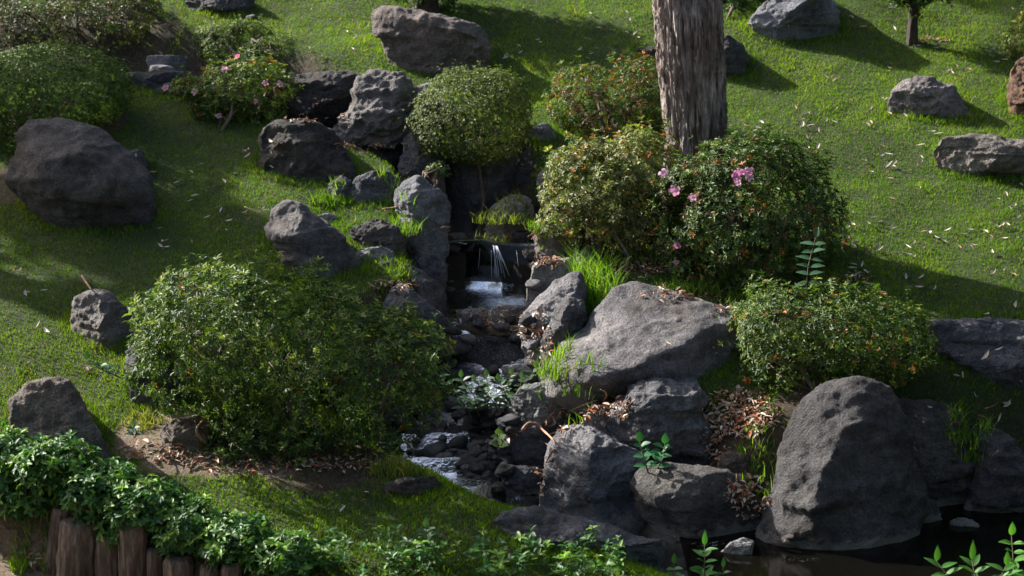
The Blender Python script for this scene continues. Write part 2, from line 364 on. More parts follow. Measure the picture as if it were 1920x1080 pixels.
# ------------------------------------------------------------------ rocks
GREY = (.207, .204, .216); DARK = (.10, .098, .104); BLUE = (.19, .195, .222); BROWN = (.235, .20, .185); PALE = (.33, .325, .335); RUST = (.24, .14, .09)
ROCKV, ROCKF = [], []; _ro = 0
def hull(pts):
    bm = bmesh.new()
    for p in pts: bm.verts.new(p)
    r = bmesh.ops.convex_hull(bm, input=bm.verts)
    kill = list({v for v in r['geom_interior'] + r['geom_unused'] if isinstance(v, bmesh.types.BMVert)})
    bmesh.ops.delete(bm, geom=kill, context='VERTS')
    return bm
def rock(label, out, ridge=(), base=None, y=None, T=None, lean=.35, f=.22, color=GREY, name='rock', rough=1., vox=None, seed=None, smooth=3, group=None, cuts=7):
    """out: outline seen in the photograph; ridge: (px,py,metres from the outline's depth, minus = nearer)."""
    global _ro
    rs = random.Random(seed if seed is not None else int(out[0][0] * 7 + out[0][1]))
    out = [tuple(map(float, o)) for o in out]
    cx = sum(o[0] for o in out) / len(out); cy = sum(o[1] for o in out) / len(out)
    gq = 1.03 if cuts == 0 or smooth >= 5 else 1.07; out = [(cx + (a - cx) * gq, cy + (b - cy) * gq) for a, b in out]
    top = min(o[1] for o in out); bot = max(o[1] for o in out); hh = bot - top
    if base is None:
        low = [o for o in out if o[1] > bot - .25 * hh]; base = (sum(o[0] for o in low) / len(low), bot - .08 * hh)
    yg = y if y is not None else hit(*base)[1]
    wid = (max(o[0] for o in out) - min(o[0] for o in out)) / ppm(yg); hei = hh / ppm(yg); sz = (wid * hei) ** .5
    if T is None: T = sz * .8
    P = []
    for (a, b) in out:
        r = (bot - b) / hh; P.append(at(a, b, yg + lean * hei * r))
        P.append(at(cx + (a - cx) * .74, cy + (b - cy) * .80 , yg + lean * hei * r + T * (.8 + .3 * rs.random())))
        if r < .3: q = at(a, b, yg + .04); q[2] -= .16 + .1 * hei; P.append(q + np.array([0, .05, 0]))
    for (a, b, d) in ridge: P.append(at(a, b, yg + lean * hei * (bot - b) / hh + d))
    if not ridge:
        for k in range(9):
            th = rs.random() * 6.28; q = .35 + .35 * rs.random()
            o = out[k * len(out) // 9]; a = cx + (o[0] - cx) * q; b = cy + (o[1] - cy) * q + .06 * hh
            P.append(at(a, b, yg + lean * hei * (bot - b) / hh - f * sz * (.55 + .7 * rs.random())))
    bm = hull(P); me = bpy.data.meshes.new('tmp'); bm.to_mesh(me); bm.free()
    o = bpy.data.objects.new('tmp', me); C.objects.link(o)
    v = vox or min(.028, max(.007, sz * .019))
    m = o.modifiers.new('r', 'REMESH'); m.mode = 'VOXEL'; m.voxel_size = v
    m = o.modifiers.new('s', 'SMOOTH'); m.factor = .5; m.iterations = smooth
    dg = bpy.context.evaluated_depsgraph_get(); dg.update(); ev = o.evaluated_get(dg); em = ev.to_mesh()
    n = len(em.vertices); co = np.empty(n * 3, np.float32); em.vertices.foreach_get('co', co); co = co.reshape(-1, 3).astype(float)
    no = np.empty(n * 3, np.float32); em.vertex_normals.foreach_get('vector', no) if hasattr(em, 'vertex_normals') else em.vertices.foreach_get('normal', no)
    no = no.reshape(-1, 3)
    em.calc_loop_triangles(); F = np.empty(len(em.loop_triangles) * 3, np.int32); em.loop_triangles.foreach_get('vertices', F); F = F.reshape(-1, 3)
    ev.to_mesh_clear(); bpy.data.objects.remove(o); bpy.data.meshes.remove(me)
    c0 = co.mean(0)
    for _ in range(cuts if smooth < 5 else 2):
        nv = np.array([rs.gauss(0, .6), -1., rs.gauss(.1, .5)]); nv /= np.linalg.norm(nv); pr = (co - c0) @ nv; dd = pr.max() * rs.uniform(.72 if smooth < 5 else .86, .94)
        co = co - nv * (np.maximum(0, pr - dd) * .93)[:, None]
    sd = rs.randint(0, 9999); s1 = 2.2 / sz; Q = co + no * 0
    tilt = np.array([1, .8, 1.7])
    rid = 1 - np.abs(fbm(Q * s1 * tilt * 1.3, 3, sd)); rid2 = 1 - np.abs(vnoise(Q * s1 * 4 * tilt, sd + 9))
    dsp = sz * (.032 * fbm(Q * s1, 3, sd + 3) + .040 * (rid - .75) + .014 * (rid2 - .6) + .010 * vnoise(Q * s1 * 9, sd + 5) + .005 * vnoise(Q * s1 * 22, sd + 6))
    # chipped strata: terrace the displacement slightly
    lay = vnoise(Q * s1 * np.array([.6, .6, 3.2]) + 5, sd + 7); dsp += sz * .016 * np.tanh(lay * 8)
    co = co + no * (dsp * rough)[:, None]
    loc = np.array([at(cx, bot, yg)[0], yg, H(np.array([at(cx, bot, yg)[0]]), np.array([yg]))[0]])
    kk_ = .9 + .2 * rs.random()
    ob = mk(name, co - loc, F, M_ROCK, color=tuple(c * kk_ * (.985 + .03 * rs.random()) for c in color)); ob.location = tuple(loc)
    ROCKV.append(co); ROCKF.append(F + _ro); _ro += len(co)
    prop(ob, label, 'rock', group)
    return ob

# upper lawn
rock('big brown boulder with flat tilted top on the upper lawn', [(705, 30), (725, 22), (790, 28), (850, 38), (895, 52), (914, 75), (918, 95), (905, 120), (870, 136), (820, 144), (778, 139), (748, 118), (735, 95), (713, 62)],
     ridge=[(718, 50, -.06), (745, 46, -.16), (800, 48, -.2), (860, 56, -.18), (900, 70, -.1), (760, 115, -.14), (830, 125, -.1), (890, 110, -.08)], color=BROWN, name='boulder', lean=.15, cuts=3)
rock('tall slate boulder leaning left at the top edge of the lawn', [(1407, 42), (1425, 15), (1450, -15), (1490, -35), (1545, -30), (1565, 10), (1572, 72), (1500, 78), (1455, 70)],
     ridge=[(1522, -5, -.18), (1495, 35, -.22), (1465, 66, -.12), (1550, 40, -.12), (1425, 42, -.03)], color=(.26, .27, .31), name='boulder', lean=.2, base=(1500, 74), cuts=2)
rock('dark boulder at the top edge behind the brown leafy bush', [(345, 2), (362, -22), (440, -24), (475, 0), (458, 22), (420, 28), (375, 18)], color=DARK)
rock('round dark rock half hidden behind the big trunk', [(1325, 78), (1360, 66), (1390, 85), (1403, 110), (1390, 136), (1360, 150), (1315, 148)], color=DARK)
rock('low black mass standing in for shade left of the trunk behind the reddish shrub', [(1188, 94), (1215, 85), (1255, 88), (1255, 110), (1205, 106)], color=(.06, .055, .05))  # near-black solid put in for shade beside the trunk
rock('domed grey pitted rock alone on the right lawn', [(1670, 188), (1690, 158), (1715, 147), (1752, 146), (1782, 165), (1808, 195), (1818, 216), (1760, 222), (1710, 214), (1672, 206)],
     ridge=[(1700, 180, -.12), (1750, 170, -.16), (1775, 200, -.12), (1720, 205, -.1)], color=(.25, .23, .225), name='boulder')
rock('long flat pale boulder lying at the right edge of the lawn', [(1752, 282), (1770, 262), (1800, 255), (1870, 256), (1960, 265), (1960, 335), (1860, 336), (1800, 328), (1758, 306)],
     ridge=[(1775, 275, -.1), (1850, 270, -.14), (1940, 278, -.14), (1800, 310, -.12), (1900, 318, -.12)], color=(.29, .26, .24), name='boulder')
rock('rust stained upright rock cut by the right edge', [(1896, 130), (1915, 108), (1980, 95), (1980, 225), (1900, 218), (1892, 180)], color=RUST)
rock('long dark flat topped rock in shade at the right edge', [(1745, 608), (1800, 600), (1960, 600), (1960, 720), (1850, 712), (1795, 695), (1765, 655)],
     ridge=[(1780, 635, -.1), (1900, 640, -.15), (1830, 690, -.12)], color=(.14, .145, .165), name='boulder')
# right foreground group
rock('largest rounded boulder standing in the pond', [(1408, 1032), (1414, 985), (1440, 900), (1462, 832), (1502, 765), (1555, 730), (1615, 716), (1668, 728), (1698, 775), (1718, 850), (1728, 930), (1705, 1000), (1640, 1042), (1560, 1062), (1480, 1052), (1430, 1042)],
     ridge=[(1600, 770, -.10), (1570, 850, -.26), (1562, 950, -.33), (1575, 1020, -.25), (1500, 850, -.16), (1460, 950, -.16), (1480, 1010, -.2), (1650, 900, -.2), (1650, 980, -.18), (1530, 800, -.1)],
     base=(1560, 1040), color=(.118, .113, .116), name='boulder', rough=.85, T=.75, smooth=5)
rock('broad dark rock behind the largest pond boulder', [(1670, 752), (1750, 750), (1800, 775), (1812, 830), (1832, 872), (1818, 930), (1760, 948), (1700, 945), (1675, 850)], y=11.2, cuts=2, color=(.12, .11, .105))
rock('pointed dark rock at the right edge above the pond', [(1845, 806), (1870, 815), (1905, 832), (1930, 865), (1960, 900), (1960, 950), (1870, 968), (1805, 966), (1825, 900), (1836, 845)], y=11.15, cuts=2, color=DARK)
rock('small round stone at the foot of the dark rocks', [(1695, 945), (1710, 933), (1740, 932), (1760, 950), (1766, 975), (1740, 992), (1705, 990), (1692, 970)], y=10.92, color=(.15, .145, .14))
rock('half sunken stone in the dark pond water', [(1782, 978), (1800, 971), (1825, 975), (1852, 1000), (1800, 1005)], y=10.85, color=BLUE)
rock('small pale wet stone wedged beside the largest pond boulder', [(1350, 1037), (1370, 1018), (1395, 1008), (1412, 1014), (1408, 1042), (1362, 1044)], y=10.42, color=PALE)
rock('wide slanting grey slab with bright flat top and dark undercut', [(1030, 692), (1050, 652), (1102, 585), (1148, 542), (1180, 532), (1260, 545), (1315, 562), (1385, 592), (1398, 625), (1392, 690), (1350, 725), (1250, 748), (1150, 742), (1085, 712)],
     ridge=[(1050, 682, -.08), (1085, 690, -.28), (1130, 702, -.36), (1180, 694, -.38), (1250, 662, -.36), (1310, 626, -.28), (1370, 600, -.14), (1150, 600, -.12), (1180, 740, -.05), (1300, 715, -.08)],
     color=(.25, .240, .252), name='boulder', rough=.7, lean=.75, T=.4, y=11.62, smooth=3, cuts=0)
rock('pale grey slab leaning beside the stone steps of the cascade', [(973, 602), (1000, 568), (1042, 530), (1085, 516), (1098, 545), (1090, 585), (1050, 635), (1015, 640), (985, 618)],
     ridge=[(1000, 595, -.1), (1050, 560, -.16), (1075, 575, -.2), (1035, 625, -.14)], y=12.15, color=PALE, rough=.8)
rock('narrow upright dark faced rock against the slanting slab', [(1018, 692), (1016, 640), (1040, 590), (1065, 558), (1090, 572), (1094, 600), (1065, 648), (1038, 688)],
     ridge=[(1035, 640, -.14), (1065, 590, -.14), (1030, 680, -.1)], y=11.9, color=GREY)
rock('square topped rock with orange needles above the slab', [(986, 562), (1000, 500), (1012, 488), (1068, 485), (1082, 505), (1065, 530), (1032, 552), (1002, 582), (988, 577)],
     ridge=[(1005, 503, -.08), (1060, 503, -.12), (1022, 545, -.1)], y=12.6, color=(.27, .26, .25), rough=.7)
rock('brownish upright rock below the olive shrub', [(1003, 458), (1005, 432), (1035, 418), (1072, 430), (1078, 472), (1062, 486), (1022, 486)], y=13.1, color=BROWN)
rock('pale rock behind the square topped one', [(1075, 472), (1105, 462), (1128, 470), (1118, 500), (1078, 512)], y=12.9, color=PALE)
rock('dark rock behind the lower stems of the olive shrub', [(1120, 440), (1180, 400), (1230, 420), (1250, 480), (1200, 500), (1130, 500)], y=13.2, color=(.13, .13, .14))
rock('sunlit angular rock beside the upper shelf of the fall', [(905, 412), (925, 386), (960, 368), (992, 370), (1000, 400), (990, 432), (950, 432), (915, 425)], ridge=[(955, 390, -.12), (960, 415, -.12), (930, 405, -.06)], y=14.0, color=(.31, .285, .27))
rock('brown rock with rounded shoulder left of the olive shrub', [(1010, 362), (1015, 320), (1035, 303), (1078, 308), (1105, 340), (1105, 385), (1020, 392)], y=14.0, color=BROWN)
rock('blue grey creased rock right of the clipped bush', [(978, 262), (1000, 238), (1025, 231), (1042, 250), (1036, 275), (1005, 287), (984, 278)], ridge=[(1015, 250, -.1), (1000, 270, -.08)], y=14.6, color=(.28, .30, .34))
rock('dark rock below the blue grey creased rock', [(972, 290), (1000, 275), (1035, 282), (1044, 312), (1015, 365), (985, 370), (970, 330)], y=14.4, color=DARK)
rock('tall dark stone face under the clipped bush', [(850, 268), (960, 258), (985, 300), (988, 362), (962, 388), (900, 402), (850, 406), (832, 350), (822, 300)], y=14.5, color=(.15, .15, .155), name='boulder', lean=.1)
rock('grey sloping rock left under the clipped bush', [(748, 300), (760, 262), (782, 248), (810, 270), (834, 310), (838, 372), (800, 345), (762, 345)], y=14.3, color=(.25, .245, .25))
rock('tall centre rock with pale broken tip beside the stream', [(743, 372), (755, 350), (785, 337), (803, 352), (836, 372), (838, 440), (836, 505), (815, 545), (785, 500), (762, 440), (745, 405)],
     ridge=[(775, 362, -.12), (790, 400, -.2), (810, 470, -.18), (762, 390, -.06)], y=13.3, color=BLUE, name='boulder', lean=.25)
rock('low slate rock with knobbly top below the upper pool', [(655, 362), (665, 336), (700, 323), (732, 325), (757, 346), (752, 376), (700, 388), (660, 382)], y=13.6, color=BLUE)
rock('small rock left of the knobbly slate rock', [(618, 345), (640, 330), (660, 342), (664, 372), (640, 384), (615, 374)], y=13.65, color=(.15, .16, .18))
rock('dark low rock in grass left of the tall centre rock', [(655, 432), (690, 415), (715, 410), (745, 425), (762, 452), (742, 478), (690, 466)], color=(.14, .13, .125))
rock('rounded dark rock with lit left flank on the left bank', [(502, 432), (514, 396), (540, 380), (566, 385), (602, 410), (642, 440), (668, 475), (694, 525), (650, 540), (590, 515), (545, 480), (510, 458)],
     ridge=[(548, 400, -.12), (555, 440, -.22), (560, 480, -.22), (520, 440, -.1), (610, 470, -.18), (650, 505, -.14)], base=(640, 522), color=(.17, .165, .165), name='boulder', rough=.8)
rock('small flat pale stone behind the rounded bank rock', [(596, 404), (612, 400), (630, 402), (634, 416), (604, 419)], color=PALE)
rock('knobbly light rock above the lower dark one', [(672, 468), (715, 461), (738, 472), (748, 492), (730, 512), (695, 508)], y=12.9, color=(.28, .28, .29))
rock('broad dark rock sloping into the middle pool', [(700, 505), (745, 484), (792, 505), (828, 545), (832, 570), (780, 572), (730, 545)], y=12.75, color=(.16, .155, .155))
rock('small dark peaked rock above the big bush', [(708, 580), (735, 545), (755, 532), (777, 550), (802, 580), (842, 602), (835, 622), (760, 612)], y=12.4, color=(.17, .175, .185))
rock('creased boulder with pale edge behind the upper pool', [(612, 242), (640, 205), (668, 165), (690, 142), (710, 137), (750, 150), (775, 165), (800, 190), (785, 235), (762, 268), (700, 277), (640, 268)],
     ridge=[(692, 160, -.14), (705, 200, -.26), (625, 243, -.04), (670, 240, -.22), (740, 240, -.2), (750, 180, -.16)], y=14.6, color=(.23, .215, .215), name='boulder', rough=1.7)
rock('pale layered rock just left of the clipped bush', [(760, 172), (800, 157), (832, 160), (828, 200), (785, 225), (765, 195)], y=14.9, color=(.27, .26, .26))
rock('square block behind the pink azalea with shade put into its dark colour', [(500, 215), (520, 160), (548, 140), (600, 136), (660, 138), (682, 150), (655, 190), (622, 228), (540, 232)], y=14.95, color=(.075, .07, .07), name='boulder')  # albedo lowered to stand in for the shade by the azalea
rock('mossy boulder between the azalea and the upper pool with shade put into its dark colour', [(478, 255), (520, 228), (580, 230), (620, 245), (652, 280), (662, 325), (642, 355), (590, 356), (540, 345), (490, 305)], y=13.9, color=(.08, .075, .068), name='boulder')  # base colour darkened in place of shade
# left side
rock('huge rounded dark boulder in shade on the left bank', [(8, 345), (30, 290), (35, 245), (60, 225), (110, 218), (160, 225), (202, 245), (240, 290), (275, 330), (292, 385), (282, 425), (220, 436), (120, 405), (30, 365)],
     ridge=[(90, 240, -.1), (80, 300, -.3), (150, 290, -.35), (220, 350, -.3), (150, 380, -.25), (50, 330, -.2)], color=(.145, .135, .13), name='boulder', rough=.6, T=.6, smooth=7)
rock('small ledge rock right of the huge dark boulder', [(225, 290), (268, 282), (276, 310), (272, 335), (236, 335)], color=GREY)
rock('sandy topped grey rock peaked at left above the path', [(132, 592), (140, 560), (175, 546), (206, 548), (238, 572), (262, 600), (262, 640), (200, 654), (150, 634), (134, 612)],
     ridge=[(178, 555, -.08), (190, 590, -.14), (160, 610, -.1), (230, 625, -.1)], color=(.25, .23, .22))
rock('dark faced rock tucked under the left side of the big bush', [(238, 662), (262, 640), (315, 636), (340, 690), (350, 760), (305, 775), (256, 745), (240, 700)], color=(.17, .17, .18))
rock('pyramid shaped rock with rusty right flank', [(16, 757), (50, 726), (90, 712), (122, 718), (157, 750), (178, 790), (205, 855), (190, 880), (100, 870), (60, 840), (24, 795)],
     ridge=[(92, 725, -.06), (78, 780, -.2), (65, 825, -.2), (150, 800, -.14)], color=(.27, .225, .20), name='boulder')
rock('low sandy stone at the foot of the big bush', [(300, 800), (330, 784), (372, 778), (390, 790), (388, 832), (350, 845), (305, 835)], color=(.30, .25, .21))
for i, (cx, cy, rx, ry, c) in enumerate([(312, 108, 40, 6, BLUE), (300, 126, 24, 5, PALE), (332, 138, 16, 4, PALE), (288, 158, 70, 26, DARK), (350, 172, 56, 20, DARK)]):
    nm = ['flat slate stone at the far rim of the upper stream bed', 'thin bright slab in the middle of the upper stream bed',
          'small bright slab before the azalea flowers', 'dark blocky stone beside the domed hedge', 'dark wet stone in front of the bright slabs'][i]
    rock(nm, [(cx + rx * math.cos(t) * (1 + .2 * math.sin(3 * t + i)), cy + ry * math.sin(t)) for t in np.linspace(0, 6.28, 9)[:-1]], y=16.1 - (cy - 105) * .012, color=c, name='stone')
# lower centre
rock('dark grey blocky rock in front of the slanting slab', [(1135, 792), (1165, 752), (1200, 722), (1240, 713), (1300, 718), (1320, 745), (1326, 800), (1332, 868), (1280, 878), (1200, 840), (1150, 815)],
     ridge=[(1195, 745, -.12), (1290, 742, -.14), (1255, 770, -.2), (1190, 800, -.2), (1290, 850, -.16)], y=11.2, color=(.20, .197, .21), name='boulder', rough=1.2)
rock('cracked pale grey boulder with wet foot in the stream', [(1015, 908), (1035, 850), (1052, 806), (1090, 795), (1130, 806), (1200, 840), (1206, 872), (1202, 905), (1228, 990), (1180, 990), (1100, 970), (1022, 938)],
     ridge=[(1085, 812, -.1), (1110, 830, -.2), (1060, 900, -.22), (1120, 900, -.26), (1190, 960, -.16), (1110, 950, -.22), (1150, 840, -.12), (1170, 870, -.12)], y=10.95, color=(.25, .245, .26), name='boulder', rough=1.15)
rock('smooth oval dark boulder beside the pond', [(1185, 908), (1205, 882), (1250, 870), (1310, 872), (1362, 880), (1392, 910), (1422, 950), (1424, 1002), (1350, 1024), (1280, 1004), (1220, 975), (1195, 938)],
     ridge=[(1260, 895, -.14), (1340, 900, -.16), (1300, 950, -.26), (1380, 970, -.18), (1240, 940, -.18)], y=10.72, color=(.15, .14, .135), name='boulder', rough=.6)
rock('dark angular rock under the curved dead branch', [(923, 842), (955, 802), (985, 788), (1015, 790), (1044, 820), (1032, 865), (990, 876), (945, 878)], y=11.6, color=(.15, .155, .175))
rock('wet flat rock at the water below the angular one', [(938, 888), (965, 876), (1005, 874), (1024, 890), (1012, 914), (960, 908)], y=11.35, color=(.16, .165, .18))
rock('rounded light rock left of the slanting slab foot', [(958, 748), (985, 726), (1030, 715), (1060, 725), (1078, 752), (1062, 788), (1010, 794), (970, 772)], y=11.7, color=(.26, .265, .27))
rock('small grey rock between the blocky and cracked boulders', [(1092, 790), (1115, 762), (1150, 765), (1156, 800), (1132, 824), (1100, 806)], y=11.3, color=(.25, .25, .25))
rock('small brown stone among leaves near the pond', [(1346, 862), (1365, 847), (1400, 850), (1408, 872), (1372, 884), (1350, 877)], y=11.0, color=(.30, .24, .20))
rock('long low slate slab along the near lawn edge', [(920, 987), (945, 970), (975, 955), (1010, 955), (1070, 975), (1140, 990), (1200, 1008), (1237, 1014), (1234, 1052), (1170, 1062), (1080, 1042), (990, 1024), (930, 1008)],
     ridge=[(960, 975, -.08), (1010, 972, -.1), (1100, 1002, -.12), (1190, 1022, -.1), (1020, 1010, -.14), (1150, 1045, -.1)], y=10.02, color=(.17, .18, .205), T=.25)
rock('flat brown rock at the lawn edge behind the stream', [(718, 908), (760, 893), (815, 893), (834, 910), (795, 932), (742, 930)], color=(.14, .12, .10))
rock('low rock cut by the bottom edge', [(1148, 1080), (1185, 1062), (1222, 1070), (1244, 1100), (1150, 1105)], y=10.1, color=GREY)
rock('pale stone glimpsed between the stems of the right shrub', [(1478, 692), (1494, 684), (1506, 706), (1488, 716)], y=12.2, color=(.45, .46, .47))
rock('pale flat stone among leaf litter by the small cascade', [(886, 772), (915, 764), (960, 764), (962, 784), (920, 790), (890, 786)], y=12.05, color=(.42, .40, .38))
# rock faces behind the falls and step stones
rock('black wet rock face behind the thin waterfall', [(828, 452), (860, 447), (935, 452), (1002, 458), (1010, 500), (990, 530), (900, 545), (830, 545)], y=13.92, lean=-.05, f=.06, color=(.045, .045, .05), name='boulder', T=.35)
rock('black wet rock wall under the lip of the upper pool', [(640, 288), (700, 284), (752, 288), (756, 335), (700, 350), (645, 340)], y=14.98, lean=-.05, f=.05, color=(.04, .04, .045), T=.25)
rock('long pale step stone of the cascade at left', [(855, 584), (880, 578), (912, 580), (916, 592), (880, 598), (858, 594)], y=12.95, color=(.55, .53, .5), name='step_stone', vox=.008)
rock('bright step stone of the cascade at right', [(922, 580), (950, 573), (985, 575), (990, 592), (950, 598), (925, 592)], y=12.97, color=(.6, .56, .52), name='step_stone', vox=.008)
rock('brown mossy lip stone over the lower cascade', [(850, 612), (900, 606), (960, 612), (1002, 624), (1000, 640), (920, 636), (860, 632)], y=12.72, color=(.14, .11, .07), name='step_stone', vox=.01)
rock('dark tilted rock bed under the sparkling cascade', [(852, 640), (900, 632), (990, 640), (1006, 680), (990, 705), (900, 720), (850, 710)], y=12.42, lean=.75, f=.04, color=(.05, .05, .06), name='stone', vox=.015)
rock('pale wet stone at the foot of the cascade', [(940, 690), (970, 682), (1006, 686), (1010, 700), (960, 706)], y=12.3, color=(.45, .42, .42), name='stone')
ROCKS = BVHTree.FromPolygons([tuple(v) for v in np.concatenate(ROCKV)], [tuple(f) for f in np.concatenate(ROCKF)])

def drop(x, y):
    q = GROUND.ray_cast(Vector((x, y, 9.)), Vector((0, 0, -1))); r = ROCKS.ray_cast(Vector((x, y, 4.)), Vector((0, 0, -1)))
    g = q[0] if q[0] is not None else Vector((x, y, float(H(np.array([x]), np.array([y]))[0])))
    if r[0] is not None and r[0].z > g.z and r[1].z > .3: return r[0], r[1], True
    return g, (q[1] if q[0] is not None else Vector((0, 0, 1))), False
def seen(px, py):
    """first surface (rock or ground) along the photograph's ray"""
    d = Vector(raydir(px, py)).normalized(); g = hit(px, py); r = ROCKS.ray_cast(Vector((0, 0, CAM_Z)), d)
    if r[0] is not None and r[0].y < g[1]: return r[0], r[1]
    p, n, _ = drop(g[0], g[1]); return Vector(g), n

# small stones in the stream bed
SM = []
for k in range(5):
    bm = bmesh.new(); bmesh.ops.create_icosphere(bm, subdivisions=3, radius=1.)
    for v in bm.verts:
        q = np.array(v.co) ; n = 1 + .28 * float(vnoise(q[None] * 1.2 + k * 9, 5)[0]) + .1 * float(vnoise(q[None] * 3.3 + k * 9, 6)[0]); v.co *= n; v.co.z *= .55
    me = bpy.data.meshes.new('stone'); bm.to_mesh(me); bm.free(); me.polygons.foreach_set('use_smooth', np.ones(len(me.polygons), bool)); me.materials.append(M_ROCK); SM.append(me)
def pebble(px, py, s, c, lab, grp, lift=.0):
    p, n = seen(px, py); o = bpy.data.objects.new('pebble', random.choice(SM)); C.objects.link(o)
    r = s / ppm(p.y) / 2; o.location = (p.x, p.y, p.z + r * .2 + lift); o.scale = (r, r * (.7 + .5 * random.random()), r * (.8 + .5 * random.random()))
    o.rotation_euler = (random.uniform(-.3, .3), random.uniform(-.3, .3), random.uniform(0, 6.3)); kk_ = random.uniform(.7, 1.2); o.color = (*[k * kk_ for k in c], 1)
    prop(o, lab, 'stone', grp)
for k in range(190):
    px = random.uniform(715, 960); py = random.uniform(775, 930)
    if py > 840 + (px - 715) * .45 : continue
    pebble(px, py, random.choice([14, 18, 24, 30, 40]), random.choice([BLUE, GREY, DARK, (.09, .09, .1), PALE]), 'small wet stone lying in the shallow shaded stream', 'small wet stones in the shallow stream', lift=.045)
for px, py, s in [(820, 785, 40), (800, 800, 24), (870, 795, 26), (895, 800, 20), (830, 842, 26), (726, 858, 30), (905, 790, 26), (898, 818, 20), (848, 868, 34), (872, 884, 40), (896, 896, 34), (912, 910, 30), (828, 858, 30), (860, 850, 36), (890, 868, 32), (905, 880, 26), (935, 795, 24), (920, 830, 18)]:
    pebble(px, py, s, GREY, 'grey stone rising out of the shallow stream', 'larger stones breaking the surface of the shallow stream', lift=.06)
for px, py, s in [(858, 572, 46), (848, 600, 38), (992, 606, 34), (1002, 650, 42), (862, 655, 40), (842, 560, 50), (978, 562, 34), (1004, 688, 36), (872, 716, 44), (962, 716, 40), (842, 690, 44), (900, 612, 26), (940, 618, 30), (968, 640, 26), (880, 640, 24), (925, 700, 30), (845, 625, 36), (1000, 540, 36), (905, 735, 36), (940, 745, 30), (870, 752, 30), (890, 600, 22), (858, 452, 34), (880, 447, 26), (978, 452, 34), (996, 458, 30), (905, 449, 20), (845, 470, 40), (1000, 480, 36), (955, 604, 24), (985, 625, 24)]:
    pebble(px, py, s, random.choice([GREY, BLUE, DARK, BROWN, PALE]), 'wet angular stone packed along the small cascade', 'stones packed along the small cascade', lift=.01)
for px, py, s in [(1318, 1012, 24), (1300, 1004, 18), (1480, 1018, 20), (1810, 905, 22), (1560, 820, 1)][:3]:
    pebble(px, py, s, BROWN, {1318: 'tiny brown stone at the foot of the oval boulder', 1300: 'smallest brown stone left of another at the oval boulder', 1480: 'tiny stone at the waterline of the largest pond boulder'}[px], None, lift=.03)
pebble(1795, 795, 14, (.4, .25, .2), 'tiny reddish stone in the shaded grass at right', None)
pebble(470, 36, 22, PALE, 'white stone in the grass above the round shrubs', None)
pebble(443, 326, 9, PALE, 'tiny pale stone on the left bank', None)

# ------------------------------------------------------------------ grass
def visible_samples(n, margin=.5, y0=9.2, y1=18.8):
    y = y0 + (y1 - y0) * RNG.random(n) ** 1.05; x = (RNG.random(n) * 2 - 1) * (.27 * y + margin); return x, y
def blades(x, y, z, hgt, wid, colr, lean=.45, seg2=True):
    n = len(x); th = RNG.random(n) * 2 * np.pi; ln = lean * RNG.random(n) ** .7 ; az = RNG.random(n) * 2 * np.pi
    sx, sy = np.cos(th) * wid / 2, np.sin(th) * wid / 2; ox, oy = np.cos(az) * ln * hgt, np.sin(az) * ln * hgt
    b = np.stack([x, y, z - .006], -1)
    def p(f, w, g): return b + np.stack([ox * g + sx * w, oy * g + sy * w, hgt * f], -1)
    if seg2:
        V = np.stack([p(0, -1, 0), p(0, 1, 0), p(.55, .8, .35), p(.55, -.8, .35), p(.92, 0, 1)], 1).reshape(-1, 3); m = 5
        F = (np.arange(n)[:, None, None] * 5 + np.array([[0, 1, 2], [0, 2, 3], [3, 2, 4]])).reshape(-1, 3)
    else:
        V = np.stack([p(0, -1, 0), p(0, 1, 0), p(.95, 0, 1)], 1).reshape(-1, 3); m = 3
        F = np.arange(n * 3).reshape(-1, 3)
    return V, F, np.repeat(colr, m, 0)
def lawn():
    x, y = visible_samples(640000); h, bed, duff, soil = masks(x, y)
    keep = RNG.random(len(x)) > np.maximum(np.maximum(bed * 1.3, duff * .93), soil * .97)
    # skip grass buried inside large rocks is unnecessary: they hide it
    x, y, h = x[keep], y[keep], h[keep]; P = xyz(x, y)
    c1 = fbm(P * 1.1, 3, 50) * .7; c2 = fbm(P * 5.5, 3, 51) * .75; c3 = vnoise(P * 16, 52)
    clump = .5 + .5 * np.clip(c2 * .9 + c3 * .5, -1, 1)
    near = np.array([ROCKS.find_nearest((a_, b_, c_), .085)[0] is not None for a_, b_, c_ in zip(x, y, h + .03)])
    hgt = (.016 + .013 * clump + .010 * RNG.random(len(x))) * (1 + .2 * c1) * np.where(near, 1.15 + 1.1 * RNG.random(len(x)) ** 2, 1)
    t = np.clip(.45 + .30 * c1 + .28 * c2 + .22 * (RNG.random(len(x)) - .5) * 2, 0, 1)[:, None]
    g0 = np.array([.042, .110, .007]); g1 = np.array([.120, .24, .010]); g2 = np.array([.25, .33, .03])
    col = np.where(t < .6, g0 + (g1 - g0) * t / .6, g1 + (g2 - g1) * (t - .6) / .4)
    dry = RNG.random(len(x)) < .05; col[dry] = [.30, .25, .13]
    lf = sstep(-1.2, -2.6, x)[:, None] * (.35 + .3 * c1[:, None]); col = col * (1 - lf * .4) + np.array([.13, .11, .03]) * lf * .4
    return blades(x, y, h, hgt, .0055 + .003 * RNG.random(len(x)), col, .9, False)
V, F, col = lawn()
prop(mk('lawn_grass', V, F, M_GRASS, col=col, smooth=False), 'short mown lawn grass covering the banks and the slope', 'grass', kind='stuff')

